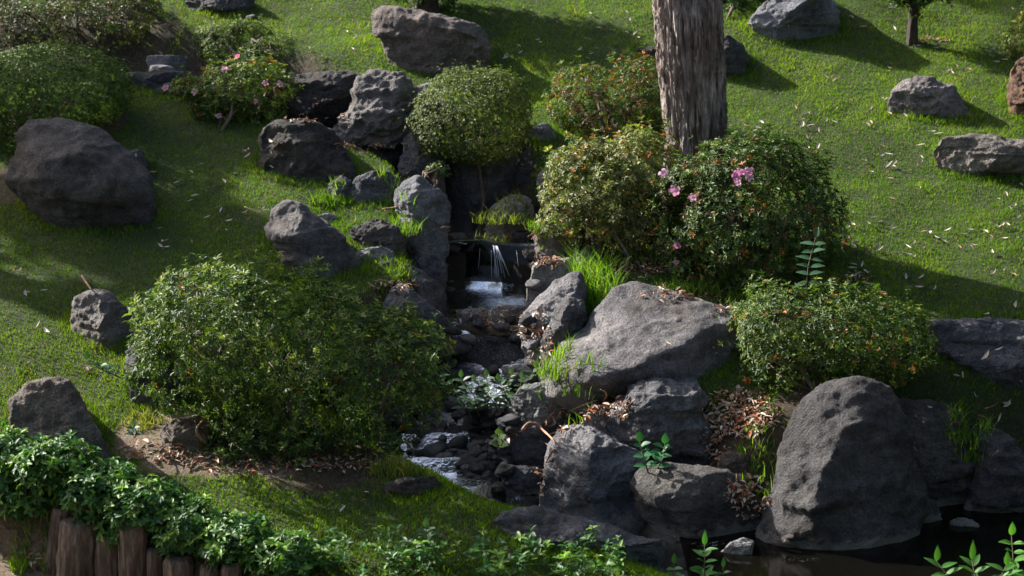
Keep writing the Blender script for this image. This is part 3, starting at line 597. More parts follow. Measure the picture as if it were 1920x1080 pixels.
def tuft(px, py, rx, ry, n, hmin, hmax, label, name='grass_tuft', color=(.10, .21, .025)):
    p, _ = seen(px, py); rxm = rx / ppm(p.y); rym = ry / ppm(p.y) * 1.8
    a = RNG.random(n) * 6.28; r = RNG.random(n) ** .6; x = p.x + np.cos(a) * r * rxm; y = p.y + np.sin(a) * r * rym
    z = np.array([drop(u, v)[0].z for u, v in zip(x, y)]); z = np.where(np.abs(z - p.z) > .2, p.z, z)
    col = np.array(color) * (0.6 + .8 * RNG.random((n, 1))) * np.array([1, 1, 1]) + RNG.random((n, 1)) ** 4 * np.array([.12, .08, .02])
    V, F, c = blades(x, y, z, hmin + (hmax - hmin) * RNG.random(n), np.full(n, .007), col, 1.0, True)
    loc = np.array([p.x, p.y, p.z]); o = mk(name, V - loc, F, M_GRASS, col=c, smooth=False); o.location = tuple(loc); prop(o, label, 'grass tuft')
tuft(1115, 545, 45, 45, 420, .08, .26, 'bright green tuft of long grass between the two pale rocks', color=(.13, .27, .03))
tuft(1040, 700, 35, 25, 160, .06, .16, 'sunlit grass at the left foot of the slanting slab', color=(.13, .25, .03))
tuft(1110, 740, 60, 14, 120, .06, .16, 'thin grass blades under the front edge of the slanting slab')
tuft(1290, 548, 60, 12, 260, .05, .14, 'row of grass growing behind the top of the slanting slab', color=(.12, .24, .03))
tuft(765, 430, 30, 35, 220, .06, .16, 'long grass drooping beside the tall centre rock')
tuft(735, 360, 28, 10, 90, .05, .12, 'grass in the notch behind the tall centre rock')
tuft(1420, 880, 40, 40, 260, .04, .10, 'low grass between the oval boulder and the largest boulder')
tuft(1815, 830, 45, 20, 260, .05, .13, 'sunlit grass between the dark rock and the pointed rock', color=(.12, .24, .03))
tuft(945, 415, 60, 16, 260, .05, .12, 'grass and weeds hanging over the shelf of the waterfall', color=(.15, .22, .04))
tuft(1015, 430, 30, 14, 120, .04, .09, 'weeds beside the angular rock at the waterfall shelf')
tuft(1390, 560, 50, 10, 150, .05, .12, 'grass fringe under the flowering right shrub')
tuft(740, 885, 50, 14, 220, .05, .12, 'yellow green weeds at the shaded stream edge', color=(.20, .24, .05))
tuft(45, 1040, 25, 25, 240, .05, .13, 'bright weeds at the foot of the leftmost log', color=(.13, .26, .03))
tuft(90, 1010, 15, 20, 120, .05, .13, 'weeds growing between the first two logs', color=(.12, .22, .03))
tuft(620, 380, 40, 10, 220, .04, .10, 'grass in front of the small rocks below the upper pool')
tuft(270, 790, 45, 18, 260, .03, .07, 'low mossy weeds on the sandy mound by the big bush', color=(.16, .2, .04))
tuft(1185, 490, 60, 14, 140, .05, .12, 'grass in shade beneath the olive shrub')

# ------------------------------------------------------------------ leaves
def leafmesh(pos, d, nrm, L, W, colr, cup=.18, droop=.15, big=False):
    n = len(pos); d = unit(d); s = unit(np.cross(d, nrm)); nn = np.cross(s, d)
    L = np.broadcast_to(L, n)[:, None]; W = np.broadcast_to(W, n)[:, None]
    if not big:
        V = np.stack([pos, pos + d * L * .5 + s * W * .5 + nn * W * cup, pos + d * L - nn * L * droop, pos + d * L * .5 - s * W * .5 + nn * W * cup], 1).reshape(-1, 3)
        F = (np.arange(n)[:, None, None] * 4 + np.array([[0, 1, 2], [0, 2, 3]])).reshape(-1, 3); m = 4
    else:
        V = np.stack([pos, pos + d * L * .28 + s * W * .42 + nn * W * cup, pos + d * L * .28 - s * W * .42 + nn * W * cup, pos + d * L * .34 - nn * 0,
                      pos + d * L * .66 + s * W * .38 + nn * (W * cup - L * droop * .3), pos + d * L * .66 - s * W * .38 + nn * (W * cup - L * droop * .3),
                      pos + d * L * .68 - nn * L * droop * .4, pos + d * L - nn * L * droop], 1).reshape(-1, 3)
        F = (np.arange(n)[:, None, None] * 8 + np.array([[0, 1, 3], [0, 3, 2], [1, 4, 6], [1, 6, 3], [3, 6, 5], [3, 5, 2], [4, 7, 6], [6, 7, 5]])).reshape(-1, 3); m = 8
    return V, F, np.repeat(colr, m, 0)
def palette(n, pal):
    w = np.array([p[1] for p in pal], float); w /= w.sum(); i = RNG.choice(len(pal), n, p=w)
    return np.array([p[0] for p in pal])[i] * (.75 + .5 * RNG.random((n, 1)))
def rosettes(P, A, k, L, W, pal, spread=.9, big=False, droop=.15, tip=None):
    n = len(P); A = unit(A); ref = np.where(np.abs(A[:, 2:3]) < .9, [[0, 0, 1.]], [[1., 0, 0]]); u = unit(np.cross(A, ref)); v = np.cross(A, u)
    ph = RNG.random(n) * 6.28; sc = .75 + .5 * RNG.random(n); base = palette(n, pal)
    pos, d, nr, LL, cc = [], [], [], [], []
    for i in range(k):
        th = ph + 6.28 * i / k + .35 * RNG.normal(size=n); r = np.cos(th)[:, None] * u + np.sin(th)[:, None] * v
        up = (1 - spread) + .45 * RNG.random((n, 1)); dd = unit(r * spread + A * up)
        pos.append(P - A * (L * .1) * RNG.random((n, 1)) * 3); d.append(dd); nr.append(unit(A - dd * (A * dd).sum(1, keepdims=True) + .25 * RNG.normal(size=(n, 3))))
        LL.append(L * sc * (.7 + .5 * RNG.random(n))); cc.append(base * (.8 + .4 * RNG.random((n, 1))))
    return leafmesh(np.concatenate(pos), np.concatenate(d), np.concatenate(nr), np.concatenate(LL), np.concatenate(LL) * W / L, np.concatenate(cc), big=big, droop=droop)

G_D = (.033, .068, .016); G_M = (.062, .110, .022); G_L = (.125, .18, .035); G_Y = (.20, .23, .05); G_O = (.38, .13, .03); G_R = (.26, .07, .03); G_B = (.13, .075, .035); G_OL = (.15, .16, .06)
def flower(parent, p, s, loc, color=(.62, .12, .36), label=None):
    A = np.array([random.uniform(-.4, .4), -.8, random.uniform(.1, .6)]); A /= np.linalg.norm(A)
    u = unit(np.cross(A, [0, 0, 1.])); v = np.cross(A, u); V, F = [], []
    for k in range(5):
        th = 6.28 * k / 5 + random.uniform(-.2, .2); r = math.cos(th) * u + math.sin(th) * v; t = np.cross(A, r); o = len(V)
        j = random.uniform(.75, 1.15); V += [p, p + r * s * .45 * j + t * s * .34 + A * s * .25, p + r * s * .45 * j - t * s * .34 + A * s * .2, p + r * s * .85 * j + t * s * .34 + A * s * .05, p + r * s * .85 * j - t * s * .3 + A * s * .12, p + r * s * 1.02 * j - A * s * .08]
        F += [(o, o + 1, o + 2), (o + 1, o + 3, o + 4), (o + 1, o + 4, o + 2), (o + 3, o + 5, o + 4)]
    for k in range(3):  # stamens
        th = random.random() * 6.28; r = (math.cos(th) * u + math.sin(th) * v) * .15 + A; t = u * .03; o = len(V)
        V += [p - t * s, p + t * s, p + r * s * .7]; F += [(o, o + 1, o + 2)]
    c = np.array(color) * random.uniform(.8, 1.25)
    col = np.tile(c, (len(V), 1)); col[[i for i in range(30) if i % 6 == 0]] *= .55
    return mk('flower', rel(V, loc), F, M_PETAL, parent, col=np.clip(col, 0, 1))

def shrub(label, ell, base, n, L, W, pal, k=5, style='rosette', mat=None, stems=7, flowers=(), group=None, y=None, name='shrub', cat='shrub', top=None, inner=.35, rad=.17,
          fcol=(.60, .20, .42), spread=.85, big=False, stemcol=None):
    g = hit(*base); yb = y if y is not None else g[1]; rzm = max(e[4] for e in ell)
    loc = np.array([at(base[0], base[1], yb)[0], yb + rzm * .8, 0]); loc[2] = H(loc[0:1], loc[1:2])[0]
    root = empty(name, loc); E = []
    for e in ell:
        yc = yb + rzm * .8 + (e[5] if len(e) > 5 else 0); c = at(e[0], e[1], yc); s = ppm(yc); E.append((c, np.array([e[2] / s, e[4], e[3] / s])))
    ar = np.array([(r[0] * r[1] + r[1] * r[2] + r[0] * r[2]) for c, r in E]); cnt = (ar / ar.sum() * n).astype(int)
    PP, AA = [], []
    for j, ((c, r), m) in enumerate(zip(E, cnt)):
        d = unit(RNG.normal(size=(m, 3)));
        q = np.where(RNG.random(m) < inner, .35 + .6 * RNG.random(m), 1 - .12 * RNG.random(m) ** 1.5 + .16 * (RNG.random(m) < .05))
        nz = 1 + rad * fbm(d * 2.4 + c, 3, 60 + j) + .08 * vnoise(d * 9 + c, 70)
        P = c + d * r * (q * nz)[:, None]; A = unit(d / r); ok = np.ones(m, bool)
        for i, (c2, r2) in enumerate(E):
            if i != j: ok &= ~(np.linalg.norm((P - c2) / r2, axis=1) < .72)
        ok &= P[:, 2] > H(P[:, 0], P[:, 1]) + .01
        PP.append(P[ok]); AA.append(A[ok])
    P = np.concatenate(PP); AA = np.concatenate(AA); ok = fbm(P * 5.5, 2, 77) > (-.42 if rad > .12 else -9); P, AA = P[ok], AA[ok]
    ix = np.where((AA[:, 2] > .15) & (RNG.random(len(P)) < (.012 if rad > .12 else .002)))[0]; dv = unit(AA[ix] * .6 + np.array([0, 0, .8]) + .25 * RNG.normal(size=(len(ix), 3)))
    P = np.concatenate([P] + [P[ix] + dv * L * q for q in (1., 1.9, 2.7, 3.3)]); AA = np.concatenate([AA] + [dv] * 4)
    A = unit(AA + np.array([-.1, -.05, .5]) + .35 * RNG.normal(size=P.shape))
    V, F, col = rosettes(P, A, k, L, W, pal, spread, big)
    if top:  # fresh growth of another colour
        m = AA[:, 2] > .2; idx = np.where(m & (RNG.random(len(P)) < top[1]))[0]
        V2, F2, c2 = rosettes(P[idx] + AA[idx] * L * .9, unit(AA[idx] + [0, 0, .8]), k + 1, L * 1.25, W * 1.15, top[0], .7, big)
        F = np.concatenate([F, F2 + len(V)]); V = np.concatenate([V, V2]); col = np.concatenate([col, c2])
    fo = mk('foliage', V - loc, F, mat or M_LEAF, root, col=col, smooth=big); fo['kind'] = 'stuff'
    for s in range(stems):
        c, r = E[s % len(E)]; tgt = c + r * unit(RNG.normal(size=3)) * .75; tgt[2] = max(tgt[2], c[2] - .1 * r[2])
        b = loc + np.array([RNG.normal() * .12 + (c[0] - loc[0]) * .45, RNG.normal() * .1 - .1, 0]); b[2] = H(b[0:1], b[1:2])[0] - .04
        mid = (b + tgt) / 2 + np.array([(tgt[0] - b[0]) * -.12, 0, .1]); q1 = (b + mid) / 2 + RNG.normal(size=3) * .03; q2 = (mid + tgt) / 2 + RNG.normal(size=3) * .04
        tr = [tube([b, q1, mid, q2, tgt], [.018, .014, .011, .007, .003], 6, .3)]
        for _ in range(3):
            e = tgt + (c - tgt) * .3 + np.clip(RNG.normal(size=3), -1, 1) * r * .22; st = [q1, mid, q2][_]; tr.append(tube([st, (st + e) / 2 + RNG.normal(size=3) * .04, e], [.008, .005, .002], 5))
        v, f = join(tr); mk('stem', v - loc, f, M_STEM, root)
    for fl in flowers:
        fx, fy, fs = fl; best = 99
        for c, r in E:
            d = raydir(fx, fy); o = np.array([0, 0, CAM_Z]) - c; a = (d / r) @ (d / r); b2 = 2 * (d / r) @ (o / r); cc = (o / r) @ (o / r) - 1; D = b2 * b2 - 4 * a * cc
            if D > 0: best = min(best, (-b2 - math.sqrt(D)) / (2 * a) * d[1])
        if best > 90: best = yb + rzm * .5
        p = at(fx, fy, best - .05); fv = RNG.random() * .5; flower(root, p, fs * .82 / ppm(best) / 2, loc, tuple(q + (.7 - q) * fv for q in fcol))
    prop(root, label, cat, group)
    return root

GREEN = [(G_D, 6), (G_M, 5), (G_L, 3), (G_Y, .6), (G_O, .04)]
shrub('large spreading green azalea bush in the centre left foreground', [(400, 640, 150, 150, .6), (500, 620, 150, 135, .6), (620, 690, 170, 140, .55), (750, 690, 100, 95, .42), (318, 600, 60, 62, .38), (560, 800, 180, 80, .5), (690, 770, 120, 75, .4), (470, 790, 90, 60, .4)],
      (560, 880), 14000, .035, .0115, GREEN, k=5, stems=14, top=([(G_L, 3), (G_Y, 1.5)], .15), inner=.3, rad=.24)
BOX = [((.045, .075, .018), 4), ((.085, .125, .03), 4), ((.14, .17, .045), 3), ((.2, .2, .06), 1)]
shrub('tightly clipped round bush perched above the waterfall rocks', [(885, 215, 108, 84, .42), (920, 190, 72, 58, .35), (830, 250, 52, 48, .3), (900, 270, 74, 34, .34)], (890, 300), 16500, .0165, .008, BOX, k=4, stems=2, y=14.2, inner=.15, rad=.10)
shrub('small leafy sprig sprouting below the clipped bush', [(822, 318, 20, 14, .07)], (826, 350), 90, .03, .014, [((.12, .16, .07), 1)], k=5, stems=2, y=14.2)
RED = [(G_D, 4), (G_M, 4), (G_L, 3.5), (G_O, .7), (G_R, .9), (G_B, 2.4)]
shrub('reddish tinged thin shrub left of the big trunk', [(1140, 190, 108, 74, .4), (1200, 175, 58, 66, .35), (1080, 185, 56, 52, .3), (1160, 250, 85, 50, .3)], (1150, 292), 5200, .030, .010, RED, k=5, stems=9, inner=.4, y=14.6)
OLIVE = [((.16, .17, .07), 4), ((.10, .12, .04), 4), (G_M, 2), ((.28, .26, .12), 3), (G_O, .5)]
shrub('olive green small leaved shrub between the rocks and the trunk', [(1120, 360, 95, 82, .42), (1190, 310, 72, 62, .35), (1060, 390, 48, 60, .3), (1080, 310, 55, 45, .3), (1180, 400, 60, 68, .3), (1130, 420, 75, 50, .3)],
      (1150, 500), 7600, .030, .013, OLIVE, k=5, stems=9, top=([(G_L, 2), (G_Y, 3)], .10), y=12.8, rad=.24)
ORG = [(G_D, 5), (G_M, 5), (G_L, 3), (G_O, .4), (G_B, .8)]
shrub('broad dark azalea with a few pink blooms before the trunk', [(1400, 410, 160, 140, .55), (1300, 410, 78, 100, .42), (1500, 420, 82, 110, .45), (1400, 320, 100, 68, .4), (1400, 500, 125, 60, .4)],
      (1400, 565), 12000, .032, .011, ORG, k=5, stems=9, flowers=[(1245, 325, 26), (1252, 333, 22), (1265, 357, 26), (1298, 369, 22), (1380, 330, 24), (1388, 322, 22), (1403, 322, 26), (1407, 333, 20), (1383, 342, 18), (1270, 460, 20), (1268, 492, 16)], rad=.22)
shrub('low shrub with orange old leaves on open stems at right', [(1560, 610, 165, 74, .45), (1460, 600, 80, 62, .38), (1670, 640, 82, 68, .38), (1480, 680, 82, 62, .33), (1600, 680, 110, 50, .36), (1430, 660, 50, 80, .3)],
      (1480, 800), 8600, .030, .010, [(G_D, 4), (G_M, 4), (G_L, 3), (G_O, .25), (G_Y, .8)], k=5, stems=13, inner=.35, y=11.3, rad=.22)
HEDGE = [((.045, .085, .016), 4), ((.075, .125, .022), 4), ((.13, .18, .032), 3)]
shrub('wide domed dark hedge on the far left bank', [(95, 165, 148, 80, .6), (20, 185, 80, 80, .5), (180, 180, 60, 50, .4), (20, 260, 55, 60, .35)], (100, 250), 19000, .019, .009, HEDGE, k=4, stems=4, y=14.3, inner=.15, rad=.06)
shrub('brown twiggy bush in the upper left corner', [(60, 45, 130, 60, .6), (190, 35, 110, 60, .5), (-30, 50, 60, 60, .5), (250, 30, 48, 48, .4)], (120, 100), 8500, .032, .012, [((.08, .055, .028), 5), (G_D, 5), ((.11, .08, .04), 2), ((.18, .19, .12), 1.2), (G_M, 2)], k=4, stems=6, y=16.3, inner=.4)
shrub('rounded shrub at left of the two above the azalea', [(425, 82, 62, 42, .32), (460, 65, 40, 26, .25)], (420, 128), 5200, .019, .008, [(G_M, 4), (G_L, 4), (G_Y, 1.5)], k=4, stems=3, inner=.15)
shrub('rounded shrub at right of the two above the azalea', [(505, 100, 60, 34, .3), (540, 118, 34, 26, .2)], (500, 135), 4600, .019, .008, [(G_M, 4), (G_L, 4), (G_Y, 1.5)], k=4, stems=3, inner=.15)
shrub('airy azalea with scattered pink and red blooms at upper left', [(460, 165, 92, 50, .32), (400, 190, 48, 40, .25), (500, 200, 50, 45, .25), (440, 235, 48, 38, .22), (360, 165, 42, 22, .15)],
      (440, 270), 4600, .034, .012, [(G_M, 3), (G_L, 4), (G_Y, 3), (G_R, .6), (G_D, 2)], k=5, stems=8, y=14.75, inner=.4,
      flowers=[(310, 165, 17), (365, 172, 17), (445, 105, 12), (420, 130, 18), (497, 156, 16), (525, 158, 17), (480, 190, 15), (410, 217, 16)], fcol=(.66, .24, .34))
shrub('yellow green bush at the right edge below the small tree', [(1925, 80, 45, 42, .3), (1945, 50, 30, 40, .3)], (1930, 118), 900, .034, .013, [(G_Y, 4), (G_L, 3), ((.34, .30, .08), 2)], k=5, stems=3)
shrub('dark bush above the frame behind the big trunk', [(1375, 10, 40, 38, .35), (1400, -25, 50, 40, .35)], (1375, 52), 1500, .036, .015, [(G_D, 4), (G_M, 2)], k=5, stems=3, y=16.9)

# glossy hedge growing over the log edging, thinning towards the right
def glossy():
    y0 = 10.0; E = []
    segs = [(10, 868, 95, 72), (100, 880, 85, 70), (190, 925, 80, 66), (60, 930, 80, 40), (270, 950, 76, 60), (350, 985, 72, 55), (440, 1015, 72, 52), (530, 1045, 72, 46), (-60, 880, 70, 80), (230, 985, 50, 35)]
    PP, AA = [], []
    loc = np.array([at(200, 1000, 10.)[0], 10., -.95])
    for (cx, cy, rx, ry) in segs:
        py_base = 905 + .28 * (cx + 100); yy = wplane(cx, py_base)[1] + .10
        c = at(cx, cy, yy); s = ppm(yy); r = np.array([rx / s, .2, ry * .88 / s]); m = int(rx * ry * .10)
        d = unit(RNG.normal(size=(m, 3))); q = .45 + .6 * RNG.random(m) ** .5; nz = 1 + .2 * fbm(d * 2.4 + c, 3, 60)
        PP.append(c + d * r * (q * nz)[:, None]); AA.append(d)
    # thin shoots further right
    for k in range(70):
        px = 600 + 560 * random.random() ** 1.3; py = 1010 + 70 * random.random() - max(0, px - 900) * .0
        p = wplane(px, py + 22); m = 3; b = np.array([p[0], p[1], p[2] + .02]); PP.append(b + np.array([[0, 0, .03], [.01, 0, .07], [0, 0, .11]]) + RNG.normal(size=(3, 3)) * .012); AA.append(np.tile([0, 0, 1.], (3, 1)))
    P = np.concatenate(PP); A = unit(np.concatenate(AA) * .7 + np.array([-.1, -.2, .8]) + .3 * RNG.normal(size=P.shape))
    root = empty('groundcover_hedge', loc)
    V, F, col = rosettes(P, A, 5, .045, .022, [((.035, .10, .025), 4), ((.055, .14, .03), 4), ((.13, .24, .035), 3)], .9, True, .2)
    fo = mk('foliage', V - loc, F, M_GLOSS, root, col=col); fo['kind'] = 'stuff'
    tr = []
    for i in range(0, len(P), 14):
        p = P[i]; b = p + RNG.normal(size=3) * .05 - np.array([0, -.05, .2]); tr.append(tube([b, (p + b) / 2 + RNG.normal(size=3) * .02, p], [.005, .004, .002], 4))
    v, f = join(tr); s = mk('runner_stems', v - loc, f, M_STEM, root); s['kind'] = 'stuff'
    prop(root, 'glossy broad leaved groundcover spilling over the log posts at lower left', 'shrub')
glossy()

# ------------------------------------------------------------------ log posts
for i, (px, top, wpx, ln, lab) in enumerate([(92, 950, 44, .16, 'slanting dark log post at the far left of the edging'), (140, 972, 84, .07, 'thickest log post of the edging with rough pale edge'), (196, 1000, 50, .05, 'log post with an orange brown side beside the thickest one'),
        (246, 978, 58, .03, 'tall log post with a bleached streak'), (291, 1030, 34, 0, 'thin log post right of the bleached one'), (335, 1044, 58, .0, 'short broad log post with a visible cut top'),
        (392, 1062, 42, .02, 'dark log post right of the short broad one'), (436, 1056, 44, 0, 'dark log post mostly hidden by leaves near the bottom edge'), (486, 1072, 44, .03, 'log post top at the bottom edge under the glossy leaves')]):
    prow = 905 + .28 * (px + 100); p = wplane(px, prow); yy = p[1] - .03; s = ppm(yy); tz = at(px, top, yy)[2]; r = wpx / s / 2
    nz_, ns_ = 34, 40; V = []; hgt = tz - (p[2] - .34 - .12)
    TT, TH = np.meshgrid(np.linspace(0, 1, nz_), np.linspace(0, 6.2832, ns_, endpoint=False), indexing='ij'); TT = TT.ravel(); TH = TH.ravel()
    q = np.stack([np.cos(TH) * 2.4 + i * 5, np.sin(TH) * 2.4, TT * 1.1], -1)
    rr = r * (1.02 - .08 * TT + .12 * (1 - np.abs(fbm(q * 1.6, 3, 80))) - .07 + .07 * vnoise(q * 5, 81)) * (1 - .12 * np.maximum(0, TT - .93) / .07)
    V = np.stack([np.cos(TH) * rr + ln * TT * hgt * 1.2, np.sin(TH) * rr, -hgt + hgt * TT + np.where(TT > .9, .012 * vnoise(q * 3, 82), 0)], -1).tolist()
    F = []
    for a in range(nz_ - 1):
        for b in range(ns_): c = (b + 1) % ns_; F += [(a * ns_ + b, a * ns_ + c, (a + 1) * ns_ + c), (a * ns_ + b, (a + 1) * ns_ + c, (a + 1) * ns_ + b)]
    V.append((ln * hgt * 1.2, 0, .004)); 
    for b in range(ns_): F.append(((nz_ - 1) * ns_ + b, (nz_ - 1) * ns_ + (b + 1) % ns_, len(V) - 1))
    o = mk('log_post', V, F, M_LOG); o.location = (p[0], yy, tz); prop(o, lab, 'log', 'log posts edging the path')

# ------------------------------------------------------------------ trees
def trunk_mesh(path, radii, nz_, ns_, amp, sd, freq=(5, 5, 1.1)):
    path = np.array(path, float); t = np.linspace(0, len(path) - 1, nz_); i = np.minimum(t.astype(int), len(path) - 2); f = (t - i)[:, None]
    f = f * f * (3 - 2 * f) * .5 + f * .5
    c = path[i] * (1 - f) + path[i + 1] * f; rr = np.interp(t, np.arange(len(radii)), radii)
    th = np.linspace(0, 2 * np.pi, ns_, endpoint=False)
    TH, RR = np.meshgrid(th, rr); cx = np.repeat(c[:, None, :], ns_, 1)
    q = np.stack([np.cos(TH) * freq[0], np.sin(TH) * freq[1], cx[..., 2] * freq[2] / .35], -1); tw = vnoise(q * .4, sd + 8) * .6
    q = np.stack([np.cos(TH + tw * .15) * freq[0], np.sin(TH + tw * .15) * freq[1], cx[..., 2] * freq[2] / .35], -1)
    r1 = 1 - np.abs(fbm(q, 3, sd)); r2 = 1 - np.abs(fbm(q * [2.2, 2.2, 2.8], 3, sd + 3)); lump = fbm(q * .35, 2, sd + 5)
    RR = RR * (1 + amp * (1.3 * (r1 - .7) + .8 * (r2 - .6) + .5 * lump))
    V = np.stack([cx[..., 0] + np.cos(TH) * RR, cx[..., 1] + np.sin(TH) * RR, cx[..., 2]], -1).reshape(-1, 3)
    I = np.arange(nz_ * ns_).reshape(nz_, ns_); J = np.roll(I, -1, 1)
    F = np.stack([I[:-1], J[:-1], J[1:], I[1:]], -1).reshape(-1, 4); return V, F
def crown_leaves(blobs, n, L, W, pal, k=5):
    PP, AA = [], []
    tot = sum(r[0] * r[2] for c, r in blobs)
    for c, r in blobs:
        m = int(n * r[0] * r[2] / tot); d = unit(RNG.normal(size=(m, 3))); q = .3 + .75 * RNG.random(m) ** .5
        P = np.array(c) + d * np.array(r) * (q * (1 + .3 * fbm(d * 2 + np.array(c), 2, 90)))[:, None]
        P = P[fbm(P * 1.6, 2, 91) > -.25]
        PP.append(P)
    P = np.concatenate(PP); A = unit(RNG.normal(size=P.shape) + [0, 0, .5]); return rosettes(P, A, k, L, W, pal, .8)
def tree(label, loc, path, radii, blobs, nleaf, L, W, pal, nz_=60, ns_=40, amp=.1, name='tree', group=None, limbs=6, big=False, bark=None, freq=(5, 5, 1.1)):
    bark = bark or M_BARK; loc = np.array(loc, float); root = empty(name, loc)
    V, F = trunk_mesh(path, radii, nz_, ns_, amp, int(abs(loc[0]) * 10), freq); mk('trunk', V - loc, F, bark, root)
    top = np.array(path[-1]); 
    for i in range(limbs):
        c, r = blobs[i % len(blobs)]; a = np.array(path[-1 - (i % 2)]) * .9 + np.array(path[-2]) * .1; e = np.array(c) + unit(RNG.normal(size=3)) * np.array(r) * .6
        m = (a + e) / 2 + np.array([0, 0, -.1]) * np.linalg.norm(e - a); v, f = tube([a, m, e], [radii[-1] * .7, radii[-1] * .4, radii[-1] * .1], 7); mk('limb', v - loc, f, bark, root)
    V, F, col = crown_leaves(blobs, nleaf, L, W, pal); o = mk('crown', V - loc, F, M_LEAF, root, col=col, smooth=False)
    prop(root, label, 'tree', group); return root

yt = 13.42; b0 = at(1330, 410, yt); b0[2] = H(b0[0:1], b0[1:2])[0] - .1
def tp(px, py): return at(px, py, yt)
p = [np.array([tp(1325, 400)[0], yt, b0[2]]), tp(1306, 260), tp(1297, 130), tp(1288, 0)]; d = p[3] - p[2]
path = p + [p[3] + d * 1.1 + [0, 0, 0], p[3] + np.array([-.1, .1, 2.2]), p[3] + np.array([-.1, .2, 3.6]), p[3] + np.array([.2, .3, 4.8])]
s = ppm(yt); wd = [165 / 2 / s, 106 / 2 / s, 116 / 2 / s, 118 / 2 / s, .22, .2, .17, .12]
tx, ty, tz_ = path[-1]
tree('large tree with fibrous grey brown bark rising out of frame', b0, path, wd, [((tx + .6, ty, tz_ + .8), (1.6, 1.5, 1.1)), ((tx - .7, ty + .8, tz_ + 1.4), (1.4, 1.4, 1.)), ((tx + .3, ty - .8, tz_ + 1.9), (1.5, 1.3, 1.)), ((tx + 1.6, ty + .5, tz_ + .2), (1.1, 1.1, .8))],
     3500, .12, .035, [(G_M, 3), (G_L, 2)], nz_=760, ns_=300, amp=.11, freq=(13, 13, .95))
def smalltree(label, px, py, h1, r0, blobs, n, lean=0., forks=2):
    g = hit(px, py); loc = g.copy(); loc[2] -= .05; path = [loc, loc + [lean * .3, 0, h1 * .4], loc + [lean, 0, h1 * .8], loc + [lean, 0, h1 * 1.15]]
    bl = [((loc[0] + a, loc[1] + b, loc[2] + c), r) for (a, b, c, r) in blobs]
    return tree(label, loc, path, [r0 * 1.35, r0, r0 * .9, r0 * .5], bl, n, .055, .022, [(G_D, 4), (G_M, 3)], limbs=6, amp=.12, name='small_tree', bark=M_DBARK)
smalltree('small standard tree with slim dark trunk at upper right', 1710, 80, .50, .042, [(0, 0, .46, (.13, .2, .2)), (-.16, 0, .52, (.14, .2, .16)), (0, 0, .62, (.30, .3, .22)), (.25, .1, .72, (.32, .3, .3)), (-.14, 0, .70, (.28, .3, .3)), (.1, 0, .98, (.45, .4, .3))], 1400)
smalltree('dark spreading shrubby tree at the top centre edge', 795, 26, .25, .14, [(-.12, 0, .22, (.40, .3, .08)), (-.12, 0, .35, (.45, .35, .2)), (.1, 0, .55, (.5, .4, .3)), (-.05, .1, .85, (.5, .4, .35))], 2200)
def bigtree(label, x, y, hc, blobs, n, L=.13):
    g = float(H(np.array([x]), np.array([y]))[0]); loc = np.array([x, y, g - .1]); path = [loc, loc + [.1, 0, hc * .35], loc + [0, .1, hc * .7], loc + [.1, 0, hc]]
    bl = [((x + a, y + b, g + c), r) for a, b, c, r in blobs]
    tree(label, loc, path, [.24, .18, .15, .09], bl, n, L, L * .4, [(G_M, 3), (G_D, 2)], amp=.08, group='park trees shading the garden from the left')
bigtree('park tree beyond the top of the lawn whose shade falls on the far right', -4.6, 22.9, 4.8, [(0, 0, 4.9, (1.3, 1.2, .6)), (1.2, -.6, 5.4, (1.0, 1.0, .5)), (-1.0, .5, 5.4, (1.1, 1.1, .5))], 2000)
bigtree('park tree behind the left corner shading the dark boulder', -8.4, 16.3, 3.5, [(0, 0, 3.1, (.85, .8, .5)), (.9, 1.2, 3.1, (.7, .6, .4)), (-.5, -.3, 3.7, (.7, .7, .4))], 2400)
bigtree('park tree outside the left edge shading the pond rocks', -7.1, 14.5, 3.6, [(.1, -.1, 4.0, (.50, .36, .25)), (-.5, .4, 4.3, (.3, .3, .2))], 500)
for (x, y, hc, lab) in [(1.5, 25, 8, 'tall unseen tree added above the top of the lawn behind the trunk to darken reflections'), (7, 26, 9, 'tall unseen tree added above the top right of the lawn to darken reflections'), (9.5, 9.5, 6.5, 'tall unseen tree added right of the pond to block sky light'), (9.8, 17.5, 7, 'tall unseen tree added right of the upper lawn to block sky light'), (6.5, 3., 6.5, 'tall unseen tree added right of the viewpoint to block sky light'),
                        (-3.5, -4.5, 8, 'tall unseen tree added behind the viewpoint at left to block sky light'), (3., -5., 8, 'tall unseen tree added behind the viewpoint at right to block sky light'), (-9., 4., 4.5, 'unseen tree added left of the viewpoint to block sky light')]:
    bigtree(lab, x, y, hc, [(0, 0, hc, (2.6, 2.6, 1.9)), (1.4, -1.2, hc - 1.2, (2., 2., 1.3)), (-1.3, 1.3, hc - .6, (2., 2., 1.4)), (.3, .4, hc + 1.6, (1.9, 1.9, 1.2))], 2600, .3)  # unseen trees added to block sky light and darken the water's reflections
